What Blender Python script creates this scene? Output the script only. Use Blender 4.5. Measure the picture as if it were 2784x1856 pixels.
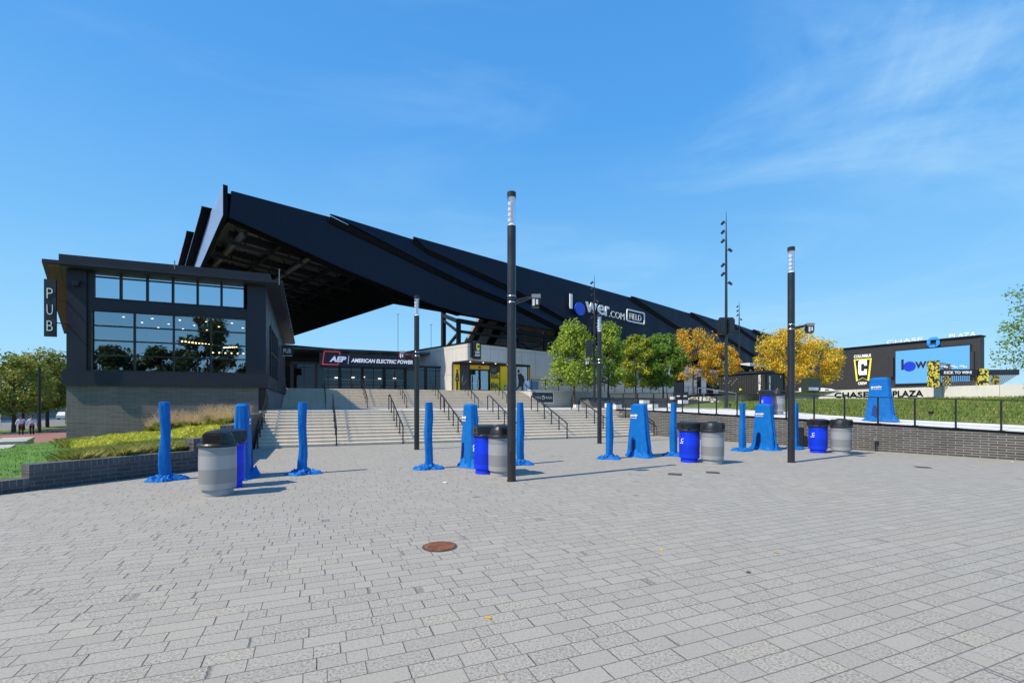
import bpy, math, random
from mathutils import Matrix, Vector
random.seed(7)
R = math.radians
for o in list(bpy.data.objects): bpy.data.objects.remove(o)
SC = bpy.context.scene
COL = SC.collection

# ------------------------------------------------------------ camera, sky, sun
cam_d = bpy.data.cameras.new('camera'); cam = bpy.data.objects.new('camera', cam_d); COL.objects.link(cam)
cam.location = (0, 0, 1.85); cam.rotation_euler = (R(90), 0, 0)
cam_d.sensor_width = 36; cam_d.lens = 36*1285/2784; cam_d.shift_y = 171/2784
cam_d.clip_start = 0.1; cam_d.clip_end = 5000
SC.camera = cam
SUN_EL, SUN_DIR = 50, (-.848, -.53)          # horizontal direction towards the sun
w = bpy.data.worlds.new('World'); SC.world = w; w.use_nodes = True
nt = w.node_tree; nt.nodes.clear()
def wn(t, **k):
    n = nt.nodes.new(t)
    for a, b in k.items(): setattr(n, a, b)
    return n
sky = wn('ShaderNodeTexSky', sky_type='NISHITA', sun_disc=False)
sky.sun_elevation = R(SUN_EL); sky.sun_rotation = math.atan2(SUN_DIR[0], SUN_DIR[1])
sky.air_density = 1.0; sky.dust_density = 0.35; sky.ozone_density = 2.2; sky.altitude = 200
tc = wn('ShaderNodeTexCoord')
sx = wn('ShaderNodeSeparateXYZ'); nt.links.new(tc.outputs['Generated'], sx.inputs[0])
gr_ = wn('ShaderNodeValToRGB'); e = gr_.color_ramp.elements
stops = [(0., (.36,.67,.92)), (.10, (.28,.62,.92)), (.28, (.165,.495,.90)), (.50, (.08,.36,.85)), (1., (.04,.22,.64))]
e[0].position = 0; e[0].color = (*stops[0][1], 1); e[1].position = 1; e[1].color = (*stops[-1][1], 1)
for p_, c_ in stops[1:-1]: q_ = e.new(p_); q_.color = (*c_, 1)
nt.links.new(sx.outputs[2], gr_.inputs[0])
sc_ = wn('ShaderNodeVectorMath', operation='SCALE'); sc_.inputs['Scale'].default_value = 1/.12; nt.links.new(gr_.outputs[0], sc_.inputs[0])
m0 = wn('ShaderNodeMix', data_type='RGBA'); m0.inputs[0].default_value = .82; nt.links.new(sky.outputs[0], m0.inputs[6]); nt.links.new(sc_.outputs[0], m0.inputs[7])
def cloud(scale, rot, ns, lo, hi, seed):
    mp = wn('ShaderNodeMapping'); mp.inputs['Rotation'].default_value = rot; mp.inputs['Scale'].default_value = scale; mp.inputs['Location'].default_value = (seed, seed*.3, 0)
    nt.links.new(tc.outputs['Generated'], mp.inputs[0])
    n1 = wn('ShaderNodeTexNoise'); n1.inputs['Scale'].default_value = ns; n1.inputs['Detail'].default_value = 9; n1.inputs['Roughness'].default_value = .6; n1.inputs['Distortion'].default_value = .7
    nt.links.new(mp.outputs[0], n1.inputs['Vector'])
    r = wn('ShaderNodeMapRange', interpolation_type='SMOOTHSTEP'); r.inputs[1].default_value = lo; r.inputs[2].default_value = hi; nt.links.new(n1.outputs[0], r.inputs[0]); return r.outputs[0]
c1 = cloud((1.0, 1.2, 4.2), (R(12), R(20), R(-25)), 1.5, .46, .86, 3.1)
# a denser patch high on the right (direction measured from the zenith-right part of the sky)
vd = wn('ShaderNodeVectorMath', operation='DISTANCE'); vn = wn('ShaderNodeVectorMath', operation='NORMALIZE'); nt.links.new(tc.outputs['Generated'], vn.inputs[0]); nt.links.new(vn.outputs[0], vd.inputs[0])
vd.inputs[1].default_value = Vector((1.08, 1.0, .86)).normalized()
pr = wn('ShaderNodeMapRange', interpolation_type='SMOOTHSTEP'); pr.inputs[1].default_value = .36; pr.inputs[2].default_value = .02; nt.links.new(vd.outputs['Value'], pr.inputs[0])
c2 = cloud((1.3, 1.3, 2.0), (R(-8), R(28), R(10)), 2.8, .38, .74, 7.7)
mA = wn('ShaderNodeMath', operation='MULTIPLY'); nt.links.new(pr.outputs[0], mA.inputs[0]); nt.links.new(c2, mA.inputs[1])
mr = wn('ShaderNodeMapRange'); mr.inputs[1].default_value = -.35; mr.inputs[2].default_value = .75; mr.inputs[3].default_value = .12; mr.inputs[4].default_value = .62
nt.links.new(sx.outputs[0], mr.inputs[0])
mm = wn('ShaderNodeMath', operation='MULTIPLY'); nt.links.new(c1, mm.inputs[0]); nt.links.new(mr.outputs[0], mm.inputs[1])
mB = wn('ShaderNodeMath', operation='MULTIPLY_ADD'); mB.inputs[1].default_value = .5; nt.links.new(mA.outputs[0], mB.inputs[0]); nt.links.new(mm.outputs[0], mB.inputs[2]); mB.use_clamp = True
mx = wn('ShaderNodeMix', data_type='RGBA'); nt.links.new(mB.outputs[0], mx.inputs[0]); nt.links.new(m0.outputs[2], mx.inputs[6]); mx.inputs[7].default_value = (3.9, 6.0, 7.7, 1)
bg = wn('ShaderNodeBackground'); bg.inputs[1].default_value = .12
nt.links.new(mx.outputs[2], bg.inputs[0])
out = wn('ShaderNodeOutputWorld'); nt.links.new(bg.outputs[0], out.inputs[0])
sun_d = bpy.data.lights.new('sun', 'SUN'); sun_d.energy = 4.8; sun_d.angle = R(.53); sun_d.color = (1, .88, .70)
sun = bpy.data.objects.new('sun', sun_d); COL.objects.link(sun)
ce = math.cos(R(SUN_EL)); sv = Vector((SUN_DIR[0]*ce, SUN_DIR[1]*ce, math.sin(R(SUN_EL))))
sun.rotation_euler = sv.to_track_quat('Z', 'Y').to_euler(); sun.location = (-30, -20, 40)
SC.view_settings.view_transform = 'Standard'; SC.view_settings.look = 'None'
SC.view_settings.exposure = 0.18; SC.view_settings.gamma = 1
SC.render.resolution_x = 1024; SC.render.resolution_y = 682

# ------------------------------------------------------------ frames
TS = R(22.68)                                   # plaza grid
MS = Matrix.Rotation(TS, 4, 'Z')                # (a,b,z) -> world
TH = R(90-47.615)
MT = Matrix.Translation((-4.24, 45, 0)) @ Matrix.Rotation(TH, 4, 'Z')   # stadium frame (s,t,z)
KR = 1.23                                      # the roof grid has a longer module and stands behind the shop front
MR = Matrix.Translation((-4.24*KR, 45*KR, 1.85*(1-KR))) @ Matrix.Rotation(TH, 4, 'Z') @ Matrix.Diagonal((KR, KR, KR, 1))
MI = Matrix.Identity(4)
def S(a, b, z=0): return MS @ Vector((a, b, z))
def T(s, t, z=0): return MT @ Vector((s, t, z))
def TR_(s, t, z=0): return MR @ Vector((s, t, z))

# ------------------------------------------------------------ mesh builder
W = {}
class MB:
    def __init__(s, M=None): s.v = []; s.f = []; s.M = M; s.loops = None
    def add(s, vs, fs):
        n = len(s.v); s.v += [Vector(v) for v in vs]; s.f += [[i+n for i in f] for f in fs]; return s
    def box(s, x0, x1, y0, y1, z0, z1):
        return s.add([(x0,y0,z0),(x1,y0,z0),(x1,y1,z0),(x0,y1,z0),(x0,y0,z1),(x1,y0,z1),(x1,y1,z1),(x0,y1,z1)],
                     [(3,2,1,0),(4,5,6,7),(0,1,5,4),(1,2,6,5),(2,3,7,6),(3,0,4,7)])
    def hexa(s, p):   # 8 points bottom 4 ccw, top 4
        return s.add(p, [(3,2,1,0),(4,5,6,7),(0,1,5,4),(1,2,6,5),(2,3,7,6),(3,0,4,7)])
    def prism(s, poly, z0, z1, axis='z', zt=None):
        n = len(poly)
        if axis == 'z': lo = [(x,y,z0) for x,y in poly]; hi = [(x,y,z1) for x,y in poly]
        elif axis == 'y': lo = [(x,z0,y) for x,y in poly]; hi = [(x,z1,y) for x,y in poly]
        else: lo = [(z0,x,y) for x,y in poly]; hi = [(z1,x,y) for x,y in poly]
        return s.add(lo+hi, [tuple(range(n-1,-1,-1)), tuple(range(n,2*n))]+[(i,(i+1)%n,n+(i+1)%n,n+i) for i in range(n)])
    def bar(s, p, q, wx, wy=None, up=(0,0,1)):
        p = Vector(p); q = Vector(q); d = (q-p).normalized(); u = Vector(up)
        if abs(d.dot(u)) > .98: u = Vector((0,1,0))
        r = d.cross(u).normalized(); u = r.cross(d); wy = wy or wx; r = r*wx/2; u = u*wy/2
        return s.hexa([p-r-u, p+r-u, p+r+u, p-r+u, q-r-u, q+r-u, q+r+u, q-r+u])
    def tube(s, pts, rad, n=10, caps=True):
        pts = [Vector(p) for p in pts]; m = len(pts)
        rad = rad if isinstance(rad, (list, tuple)) else [rad]*m
        base = len(s.v); vs = []
        for i, p in enumerate(pts):
            d = (pts[min(i+1, m-1)]-pts[max(i-1, 0)]).normalized()
            u = Vector((0,0,1)) if abs(d.z) < .9 else Vector((1,0,0))
            r = d.cross(u).normalized(); u = r.cross(d)
            for k in range(n):
                a = 2*math.pi*k/n; vs.append(p+(r*math.cos(a)+u*math.sin(a))*rad[i])
        fs = [(i*n+k, i*n+(k+1)%n, (i+1)*n+(k+1)%n, (i+1)*n+k) for i in range(m-1) for k in range(n)]
        if caps: fs += [tuple(range(n-1,-1,-1)), tuple((m-1)*n+k for k in range(n))]
        return s.add(vs, fs)
    def lathe(s, prof, n=24, c=(0,0), caps=True):
        vs = [(c[0]+r*math.cos(2*math.pi*k/n), c[1]+r*math.sin(2*math.pi*k/n), z) for r, z in prof for k in range(n)]
        m = len(prof)
        fs = [(i*n+k, i*n+(k+1)%n, (i+1)*n+(k+1)%n, (i+1)*n+k) for i in range(m-1) for k in range(n)]
        if caps: fs += [tuple(range(n-1,-1,-1)), tuple((m-1)*n+k for k in range(n))]
        return s.add(vs, fs)
    def loft(s, rings, caps=True):
        n = len(rings[0]); m = len(rings)
        vs = [p for r in rings for p in r]
        fs = [(i*n+k, i*n+(k+1)%n, (i+1)*n+(k+1)%n, (i+1)*n+k) for i in range(m-1) for k in range(n)]
        if caps: fs += [tuple(range(n-1,-1,-1)), tuple((m-1)*n+k for k in range(n))]
        return s.add(vs, fs)
    def grid(s, fn, nu, nv):
        vs = [fn(i/nu, j/nv) for j in range(nv+1) for i in range(nu+1)]
        return s.add(vs, [(j*(nu+1)+i, j*(nu+1)+i+1, (j+1)*(nu+1)+i+1, (j+1)*(nu+1)+i) for j in range(nv) for i in range(nu)])
    def text(s, body, o, right, up, width=None, height=None, th=.02, shear=0, bold=0, n_off=0.0):
        cu = bpy.data.curves.new('t', 'FONT'); cu.body = body; cu.size = 1; cu.extrude = .001; cu.shear = shear; cu.offset = bold; cu.resolution_u = 3
        ob = bpy.data.objects.new('t', cu); COL.objects.link(ob)
        dg = bpy.context.evaluated_depsgraph_get(); me = bpy.data.meshes.new_from_object(ob.evaluated_get(dg))
        vs = [v.co.copy() for v in me.vertices]; fs = [tuple(p.vertices) for p in me.polygons]
        bpy.data.objects.remove(ob); bpy.data.curves.remove(cu); bpy.data.meshes.remove(me)
        if not vs: return s
        x0 = min(v.x for v in vs); x1 = max(v.x for v in vs); y0 = min(v.y for v in vs); y1 = max(v.y for v in vs)
        kx = (width/(x1-x0)) if width else height/(y1-y0); ky = (height/(y1-y0)) if height else kx
        o = Vector(o); r = Vector(right).normalized(); u = Vector(up).normalized(); n = r.cross(u)
        return s.add([o+r*(v.x-x0)*kx+u*(v.y-y0)*ky+n*((th if v.z > 0 else 0)+n_off) for v in vs], fs)
    def build(s, name, mat, parent=None, smooth=False, loc=None):
        """parent: object in W; loc: for a top-level mesh in global coordinates"""
        M = s.M or MI
        if parent is not None:
            K = (W[parent].inverted() @ M) if s.M is not None else MI
        elif loc is not None: K = Matrix.Translation(-Vector(loc)) @ M
        else: K = M
        me = bpy.data.meshes.new(name); me.from_pydata([K @ v for v in s.v], [], s.f); me.materials.append(mat)
        uvl = me.uv_layers.new(name='UVMap'); li = 0; uv = []
        for f in s.f:
            p = [s.v[i] for i in f]; n = Vector((0,0,0))
            for i in range(len(p)):
                a = p[i]; b = p[(i+1) % len(p)]
                n.x += (a.y-b.y)*(a.z+b.z); n.y += (a.z-b.z)*(a.x+b.x); n.z += (a.x-b.x)*(a.y+b.y)
            if n.length > 0: n.normalize()
            if abs(n.z) > .75: uv += [c for q in p for c in (q.x, q.y)]
            else:
                t = Vector((-n.y, n.x, 0)).normalized(); uv += [c for q in p for c in (q.dot(t), q.z)]
        uvl.data.foreach_set('uv', uv)
        if smooth: me.polygons.foreach_set('use_smooth', [True]*len(me.polygons))
        me.update()
        o = bpy.data.objects.new(name, me); COL.objects.link(o)
        if parent is not None: o.parent = parent; W[o] = W[parent]
        elif loc is not None: o.location = loc; W[o] = Matrix.Translation(loc)
        else: W[o] = MI
        if smooth:
            try:
                me.set_sharp_from_angle(angle=R(38))
            except Exception: pass
        return o
def tag(o, label=None, cat=None, group=None, kind=None):
    for k, v in (('label', label), ('category', cat), ('group', group), ('kind', kind)):
        if v: o[k] = v
    return o
def thing(name, label, cat, loc=(0,0,0), rz=0, group=None):
    o = bpy.data.objects.new(name, None); COL.objects.link(o); o.empty_display_size = .3
    o.location = loc; o.rotation_euler = (0,0,rz); W[o] = Matrix.Translation(loc) @ Matrix.Rotation(rz, 4, 'Z')
    return tag(o, label, cat, group)
KIDS = {}
def copy_tree(o, loc=None, rz=None, label=None, parent=None):
    c = o.copy(); COL.objects.link(c)
    if parent: c.parent = parent
    if loc is not None: c.location = loc
    if rz is not None: c.rotation_euler = (0,0,rz)
    if label: c['label'] = label
    for ch in [x for x in bpy.data.objects if x.parent == o]: copy_tree(ch, parent=c)
    return c
def setting(mb, name, mat, smooth=False): return tag(mb.build(name, mat, smooth=smooth), kind='structure')

# ------------------------------------------------------------ materials
def mat(name, col=(.5,.5,.5), rough=.6, metal=0, spec=.5, emit=None, es=1, var=0, vs=3, bump=0, bs=20, coat=0):
    m = bpy.data.materials.new(name); m.use_nodes = True; t = m.node_tree; p = t.nodes['Principled BSDF']
    p.inputs['Base Color'].default_value = (*col, 1); p.inputs['Roughness'].default_value = rough; p.inputs['Metallic'].default_value = metal
    p.inputs['Specular IOR Level'].default_value = spec; p.inputs['Coat Weight'].default_value = coat
    if emit: p.inputs['Emission Color'].default_value = (*emit, 1); p.inputs['Emission Strength'].default_value = es
    co = t.nodes.new('ShaderNodeTexCoord')
    if var:
        n = t.nodes.new('ShaderNodeTexNoise'); n.inputs['Scale'].default_value = vs; n.inputs['Detail'].default_value = 6
        t.links.new(co.outputs['Object'], n.inputs['Vector'])
        r = t.nodes.new('ShaderNodeMapRange'); r.inputs[1].default_value = .3; r.inputs[2].default_value = .7; r.inputs[3].default_value = 1-var; r.inputs[4].default_value = 1+var
        t.links.new(n.outputs[0], r.inputs[0])
        x = t.nodes.new('ShaderNodeVectorMath'); x.operation = 'SCALE'; x.inputs[0].default_value = col
        t.links.new(r.outputs[0], x.inputs['Scale']); t.links.new(x.outputs[0], p.inputs['Base Color'])
        r2 = t.nodes.new('ShaderNodeMapRange'); r2.inputs[1].default_value = .3; r2.inputs[2].default_value = .7; r2.inputs[3].default_value = max(0, rough-.08); r2.inputs[4].default_value = min(1, rough+.08)
        t.links.new(n.outputs[0], r2.inputs[0]); t.links.new(r2.outputs[0], p.inputs['Roughness'])
    if bump:
        n = t.nodes.new('ShaderNodeTexNoise'); n.inputs['Scale'].default_value = bs; n.inputs['Detail'].default_value = 5
        t.links.new(co.outputs['Object'], n.inputs['Vector'])
        b = t.nodes.new('ShaderNodeBump'); b.inputs['Strength'].default_value = bump; b.inputs['Distance'].default_value = .02
        t.links.new(n.outputs[0], b.inputs['Height']); t.links.new(b.outputs[0], p.inputs['Normal'])
    return m
def nodes(m): return m.node_tree, m.node_tree.nodes['Principled BSDF']
class NG:
    """tiny node helper"""
    def __init__(s, t): s.t = t
    def n(s, typ, **k):
        x = s.t.nodes.new(typ)
        for a, b in k.items(): setattr(x, a, b)
        return x
    def m(s, op, a, b=None, c=None):
        x = s.n('ShaderNodeMath', operation=op)
        for i, v in enumerate((a, b, c)):
            if v is None: continue
            if isinstance(v, (int, float)): x.inputs[i].default_value = v
            else: s.t.links.new(v, x.inputs[i])
        return x.outputs[0]
    def noise(s, vec, scale, detail=4, rough=.5, dim='3D'):
        x = s.n('ShaderNodeTexNoise', noise_dimensions=dim); x.inputs['Scale'].default_value = scale; x.inputs['Detail'].default_value = detail; x.inputs['Roughness'].default_value = rough
        s.t.links.new(vec, x.inputs['W' if dim == '1D' else 'Vector']); return x.outputs[0]
    def mr(s, v, a, b, c, d):
        x = s.n('ShaderNodeMapRange'); s.t.links.new(v, x.inputs[0])
        for i, q in enumerate((a, b, c, d)): x.inputs[i+1].default_value = q
        return x.outputs[0]
    def mix(s, f, a, b, mode='MIX'):
        x = s.n('ShaderNodeMix', data_type='RGBA', blend_type=mode)
        if isinstance(f, (int, float)): x.inputs[0].default_value = f
        else: s.t.links.new(f, x.inputs[0])
        for i, v in ((6, a), (7, b)):
            if isinstance(v, tuple): x.inputs[i].default_value = (*v, 1)
            else: s.t.links.new(v, x.inputs[i])
        return x.outputs[2]
    def comb(s, x, y, z=0.0):
        c = s.n('ShaderNodeCombineXYZ')
        for i, v in enumerate((x, y, z)):
            if isinstance(v, (int, float)): c.inputs[i].default_value = v
            else: s.t.links.new(v, c.inputs[i])
        return c.outputs[0]
    def white(s, vec):
        x = s.n('ShaderNodeTexWhiteNoise', noise_dimensions='3D'); s.t.links.new(vec, x.inputs[0]); return x.outputs[0]

def paving_mat():
    m = mat('concrete_pavers', rough=.85); t, p = nodes(m); g = NG(t)
    co = g.n('ShaderNodeTexCoord'); sp = g.n('ShaderNodeSeparateXYZ'); t.links.new(co.outputs['UV'], sp.inputs[0])
    u, v = sp.outputs[0], sp.outputs[1]
    RH = .178
    vr = g.m('DIVIDE', v, RH); row = g.m('FLOOR', vr); fv = g.m('SUBTRACT', vr, row)
    rr = g.white(g.comb(row, 3.7, 1.3))
    u1 = g.m('ADD', u, g.m('MULTIPLY', rr, 37.))
    wob = g.noise(g.comb(g.m('MULTIPLY', u1, 1.0), g.m('MULTIPLY', row, 7.31), 0.0), 2.3, 1)
    u2 = g.m('DIVIDE', g.m('ADD', u1, g.m('MULTIPLY', wob, .8)), .30)
    cell = g.m('FLOOR', u2); fu = g.m('SUBTRACT', u2, cell)
    eu = g.m('MULTIPLY', g.m('MINIMUM', fu, g.m('SUBTRACT', 1.0, fu)), .26)
    ev = g.m('MULTIPLY', g.m('MINIMUM', fv, g.m('SUBTRACT', 1.0, fv)), RH)
    jit = g.noise(co.outputs['Object'], 25, 2)
    e = g.m('MINIMUM', eu, g.m('MULTIPLY', ev, 1.25))
    e = g.m('ADD', e, g.mr(jit, .3, .7, -.002, .002))
    joint = g.mr(e, .0015, .006, 1.0, 0.0)            # 1 in joint
    # joint width varies
    rc = g.white(g.comb(row, cell, .5)); rc2 = g.white(g.comb(row, cell, 9.5))
    fine = g.noise(co.outputs['Object'], 48, 3, .75); fine2 = g.noise(co.outputs['Object'], 20, 4, .75); big = g.noise(co.outputs['Object'], .35, 5, .6); mid = g.noise(co.outputs['Object'], 2.2, 4, .6)
    rough_amt = g.mr(rc2, .1, .85, .3, 1.0)
    speck = g.m('MULTIPLY', g.mr(fine, .50, .66, 0., 1.), rough_amt)
    speck = g.m('MAXIMUM', speck, g.m('MULTIPLY', g.mr(fine2, .58, .70, 0., .7), rough_amt))
    lite = g.m('MULTIPLY', g.mr(fine, .46, .34, 0., 1.), rough_amt)
    base = g.mix(rc, (.322,.303,.262), (.362,.341,.296))
    base = g.mix(g.mr(rc2, .965, .97, 0, .7), base, (.38,.35,.285))
    base = g.mix(g.m('MULTIPLY', g.mr(big, .35, .7, 0., 1.), .22), base, (.30,.30,.295))
    base = g.mix(g.m('MULTIPLY', g.mr(mid, .5, .75, 0., 1.), .18), base, (.33,.32,.31))
    gum = g.n('ShaderNodeTexVoronoi'); gum.inputs['Scale'].default_value = 1.3; t.links.new(co.outputs['Object'], gum.inputs['Vector'])
    base = g.mix(g.mr(gum.outputs['Distance'], .016, .028, .45, 0.), base, (.10,.10,.10))
    base = g.mix(g.m('MULTIPLY', lite, .6), base, (.50,.49,.45))
    base = g.mix(g.m('MULTIPLY', speck, .85), base, (.10,.10,.09))
    base = g.mix(g.m('MULTIPLY', joint, .62), base, (.14,.135,.125))
    t.links.new(base, p.inputs['Base Color'])
    h = g.m('SUBTRACT', g.m('MULTIPLY', fine, .22), g.m('MULTIPLY', joint, 1.0))
    h = g.m('ADD', h, g.m('MULTIPLY', rc, .25))
    b = g.n('ShaderNodeBump'); b.inputs['Strength'].default_value = .9; b.inputs['Distance'].default_value = .011
    t.links.new(h, b.inputs['Height']); t.links.new(b.outputs[0], p.inputs['Normal'])
    return m
def brick_mat(name, c1, c2, mortar, bw=.3, bh=.075, ms=.008, streak=0):
    m = mat(name, rough=.75); t, p = nodes(m); g = NG(t); co = g.n('ShaderNodeTexCoord')
    b = g.n('ShaderNodeTexBrick'); t.links.new(co.outputs['UV'], b.inputs['Vector'])
    b.inputs['Scale'].default_value = 1; b.inputs['Brick Width'].default_value = bw; b.inputs['Row Height'].default_value = bh; b.inputs['Mortar Size'].default_value = ms; b.inputs['Mortar Smooth'].default_value = .15; b.inputs['Bias'].default_value = -.1
    b.inputs['Color1'].default_value = (*c1, 1); b.inputs['Color2'].default_value = (*c2, 1); b.inputs['Mortar'].default_value = (*mortar, 1)
    nz = g.noise(co.outputs['Object'], 1.1, 5); n2 = g.noise(co.outputs['Object'], 40, 3)
    c = g.mix(g.mr(nz, .35, .7, 0., .35), b.outputs[0], (c1[0]*.6, c1[1]*.6, c1[2]*.6))
    c = g.mix(g.mr(n2, .5, .75, 0., .3), c, tuple(min(1, x*1.8) for x in c2))
    t.links.new(c, p.inputs['Base Color'])
    bu = g.n('ShaderNodeBump'); bu.inputs['Strength'].default_value = .8; bu.inputs['Distance'].default_value = .012; bu.invert = True
    t.links.new(g.m('ADD', b.outputs['Fac'], g.m('MULTIPLY', n2, .3)), bu.inputs['Height']); t.links.new(bu.outputs[0], p.inputs['Normal'])
    return m
def concrete_mat(name, col, panel=None, rough=.85, streak=.18, bump=.25):
    m = mat(name, rough=rough); t, p = nodes(m); g = NG(t); co = g.n('ShaderNodeTexCoord')
    nz = g.noise(co.outputs['Object'], .9, 6, .6); n2 = g.noise(co.outputs['Object'], 30, 4)
    sp = g.n('ShaderNodeSeparateXYZ'); t.links.new(co.outputs['UV'], sp.inputs[0])
    st = g.noise(g.comb(g.m('MULTIPLY', sp.outputs[0], 3.0), g.m('MULTIPLY', sp.outputs[1], .25)), 1.5, 5)
    c = g.mix(g.mr(nz, .35, .7, 0., .3), col, tuple(x*.72 for x in col))
    c = g.mix(g.m('MULTIPLY', g.mr(st, .5, .75, 0., 1.), streak*2), c, tuple(x*.6 for x in col))
    c = g.mix(g.mr(n2, .55, .75, 0., .2), c, tuple(x*.6 for x in col))
    hgt = n2
    if panel:
        pu = g.m('FRACT', g.m('DIVIDE', sp.outputs[0], panel[0])); pv = g.m('FRACT', g.m('DIVIDE', g.m('ADD', sp.outputs[1], panel[2]), panel[1]))
        e = g.m('MINIMUM', g.m('MULTIPLY', g.m('MINIMUM', pu, g.m('SUBTRACT', 1.0, pu)), panel[0]), g.m('MULTIPLY', g.m('MINIMUM', pv, g.m('SUBTRACT', 1.0, pv)), panel[1]))
        j = g.mr(e, .012, .03, 1., 0.)
        rc = g.white(g.comb(g.m('FLOOR', g.m('DIVIDE', sp.outputs[0], panel[0])), g.m('FLOOR', g.m('DIVIDE', g.m('ADD', sp.outputs[1], panel[2]), panel[1]))))
        c = g.mix(g.mr(rc, 0., 1., 0., .22), c, tuple(x*.7 for x in col))
        c = g.mix(g.m('MULTIPLY', j, .7), c, tuple(x*.3 for x in col)); hgt = g.m('SUBTRACT', g.m('MULTIPLY', n2, .3), j)
    t.links.new(c, p.inputs['Base Color'])
    b = g.n('ShaderNodeBump'); b.inputs['Strength'].default_value = bump; b.inputs['Distance'].default_value = .01
    t.links.new(hgt, b.inputs['Height']); t.links.new(b.outputs[0], p.inputs['Normal'])
    return m
def leaf_mat(name, c1, c2, c3=None, trans=.35):
    m = bpy.data.materials.new(name); m.use_nodes = True; t = m.node_tree; t.nodes.clear(); g = NG(t)
    ge = g.n('ShaderNodeNewGeometry'); co = g.n('ShaderNodeTexCoord')
    rnd = ge.outputs['Random Per Island']; nz = g.noise(co.outputs['Object'], .9, 3)
    c = g.mix(rnd, c1, c2)
    if c3: c = g.mix(g.mr(nz, .48, .62, 0., .9), c, c3)
    d = g.n('ShaderNodeBsdfPrincipled'); d.inputs['Roughness'].default_value = .5; d.inputs['Specular IOR Level'].default_value = .35; t.links.new(c, d.inputs['Base Color'])
    tr = g.n('ShaderNodeBsdfTranslucent'); t.links.new(g.mix(.35, c, (.45,.5,.05)), tr.inputs[0])
    mx = g.n('ShaderNodeMixShader'); mx.inputs[0].default_value = trans; t.links.new(d.outputs[0], mx.inputs[1]); t.links.new(tr.outputs[0], mx.inputs[2])
    o = g.n('ShaderNodeOutputMaterial'); t.links.new(mx.outputs[0], o.inputs[0])
    return m
def glass_mat(name, tint=(.55,.62,.62), refl=.32, rough=.01, rcol=(.72,.88,1)):
    m = bpy.data.materials.new(name); m.use_nodes = True; t = m.node_tree; t.nodes.clear(); g = NG(t)
    gl = g.n('ShaderNodeBsdfGlossy'); gl.inputs['Roughness'].default_value = rough; gl.inputs[0].default_value = (*rcol, 1)
    co = g.n('ShaderNodeTexCoord'); b = g.n('ShaderNodeBump'); b.inputs['Strength'].default_value = .04; b.inputs['Distance'].default_value = .05
    t.links.new(g.noise(co.outputs['Object'], 1.1, 1), b.inputs['Height']); t.links.new(b.outputs[0], gl.inputs['Normal'])
    tr = g.n('ShaderNodeBsdfTransparent'); tr.inputs[0].default_value = (*tint, 1)
    fr = g.n('ShaderNodeFresnel'); fr.inputs[0].default_value = 1.5
    f = g.m('MINIMUM', g.m('ADD', g.m('MULTIPLY', fr.outputs[0], 1.2 if refl > 0 or 'gate' in name else .35), refl), 1.0)
    mx = g.n('ShaderNodeMixShader'); t.links.new(f, mx.inputs[0]); t.links.new(tr.outputs[0], mx.inputs[1]); t.links.new(gl.outputs[0], mx.inputs[2])
    o = g.n('ShaderNodeOutputMaterial'); t.links.new(mx.outputs[0], o.inputs[0]); return m
def band_mat(name, c1, c2, z_ranges):
    """metal bin side: perforated bands at given local heights"""
    m = mat(name, c1, rough=.42, metal=.2); t, p = nodes(m); g = NG(t); co = g.n('ShaderNodeTexCoord')
    sp = g.n('ShaderNodeSeparateXYZ'); t.links.new(co.outputs['Object'], sp.inputs[0]); z = sp.outputs[2]
    an = g.m('ARCTAN2', sp.outputs[1], sp.outputs[0])
    f = None
    for a, b in z_ranges:
        q = g.m('MULTIPLY', g.m('GREATER_THAN', z, a), g.m('LESS_THAN', z, b)); f = q if f is None else g.m('ADD', f, q)
    hole = g.m('MULTIPLY', g.m('SINE', g.m('MULTIPLY', an, 70.)), g.m('SINE', g.m('MULTIPLY', z, 240.)))
    hole = g.m('MULTIPLY', g.mr(hole, .1, .4, .25, 1.), f)
    c = g.mix(g.m('MULTIPLY', hole, .85), c1, c2)
    c = g.mix(g.mr(g.noise(co.outputs['Object'], 5, 5), .5, .75, 0., .15), c, tuple(x*.5 for x in c1))
    t.links.new(c, p.inputs['Base Color']); return m

def ribbed(m, pitch, strength=.5, axis=0, dist=.03, thr=.12):
    t, p = nodes(m); g = NG(t); co = g.n('ShaderNodeTexCoord'); sp = g.n('ShaderNodeSeparateXYZ'); t.links.new(co.outputs['UV'], sp.inputs[0])
    f = g.m('FRACT', g.m('DIVIDE', sp.outputs[axis], pitch)); e = g.m('MINIMUM', f, g.m('SUBTRACT', 1.0, f))
    b = g.n('ShaderNodeBump'); b.inputs['Strength'].default_value = strength; b.inputs['Distance'].default_value = dist
    t.links.new(g.mr(e, 0., thr, 0., 1.), b.inputs['Height']); t.links.new(b.outputs[0], p.inputs['Normal']); return m

M = {}
M['pave'] = paving_mat()
M['pave2'] = concrete_mat('landing_concrete', (.50,.49,.47), (1.6,1.6,0))
M['ground'] = mat('far_ground', (.16,.17,.11), .95, var=.3, vs=.05)
M['stair'] = concrete_mat('stair_concrete', (.62,.56,.47), streak=.25)
M['stair2'] = concrete_mat('stair_concrete_upper', (.60,.53,.43), streak=.3)
M['conc'] = concrete_mat('panel_concrete', (.60,.58,.545), (2.25,2.7,.45), streak=.22)
M['conc2'] = concrete_mat('cast_concrete', (.60,.575,.53), (4.0,9.0,0.), streak=.15)
M['white_conc'] = concrete_mat('white_concrete', (.74,.73,.70), (3.6,9.,0.), streak=.16)
M['brick_dark'] = brick_mat('dark_long_brick', (.115,.104,.098), (.185,.168,.158), (.30,.28,.26), .40, .062, .007)
M['brick_wall'] = brick_mat('dark_wall_brick', (.05,.049,.05), (.10,.098,.096), (.30,.29,.275), .42, .088, .012)
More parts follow.
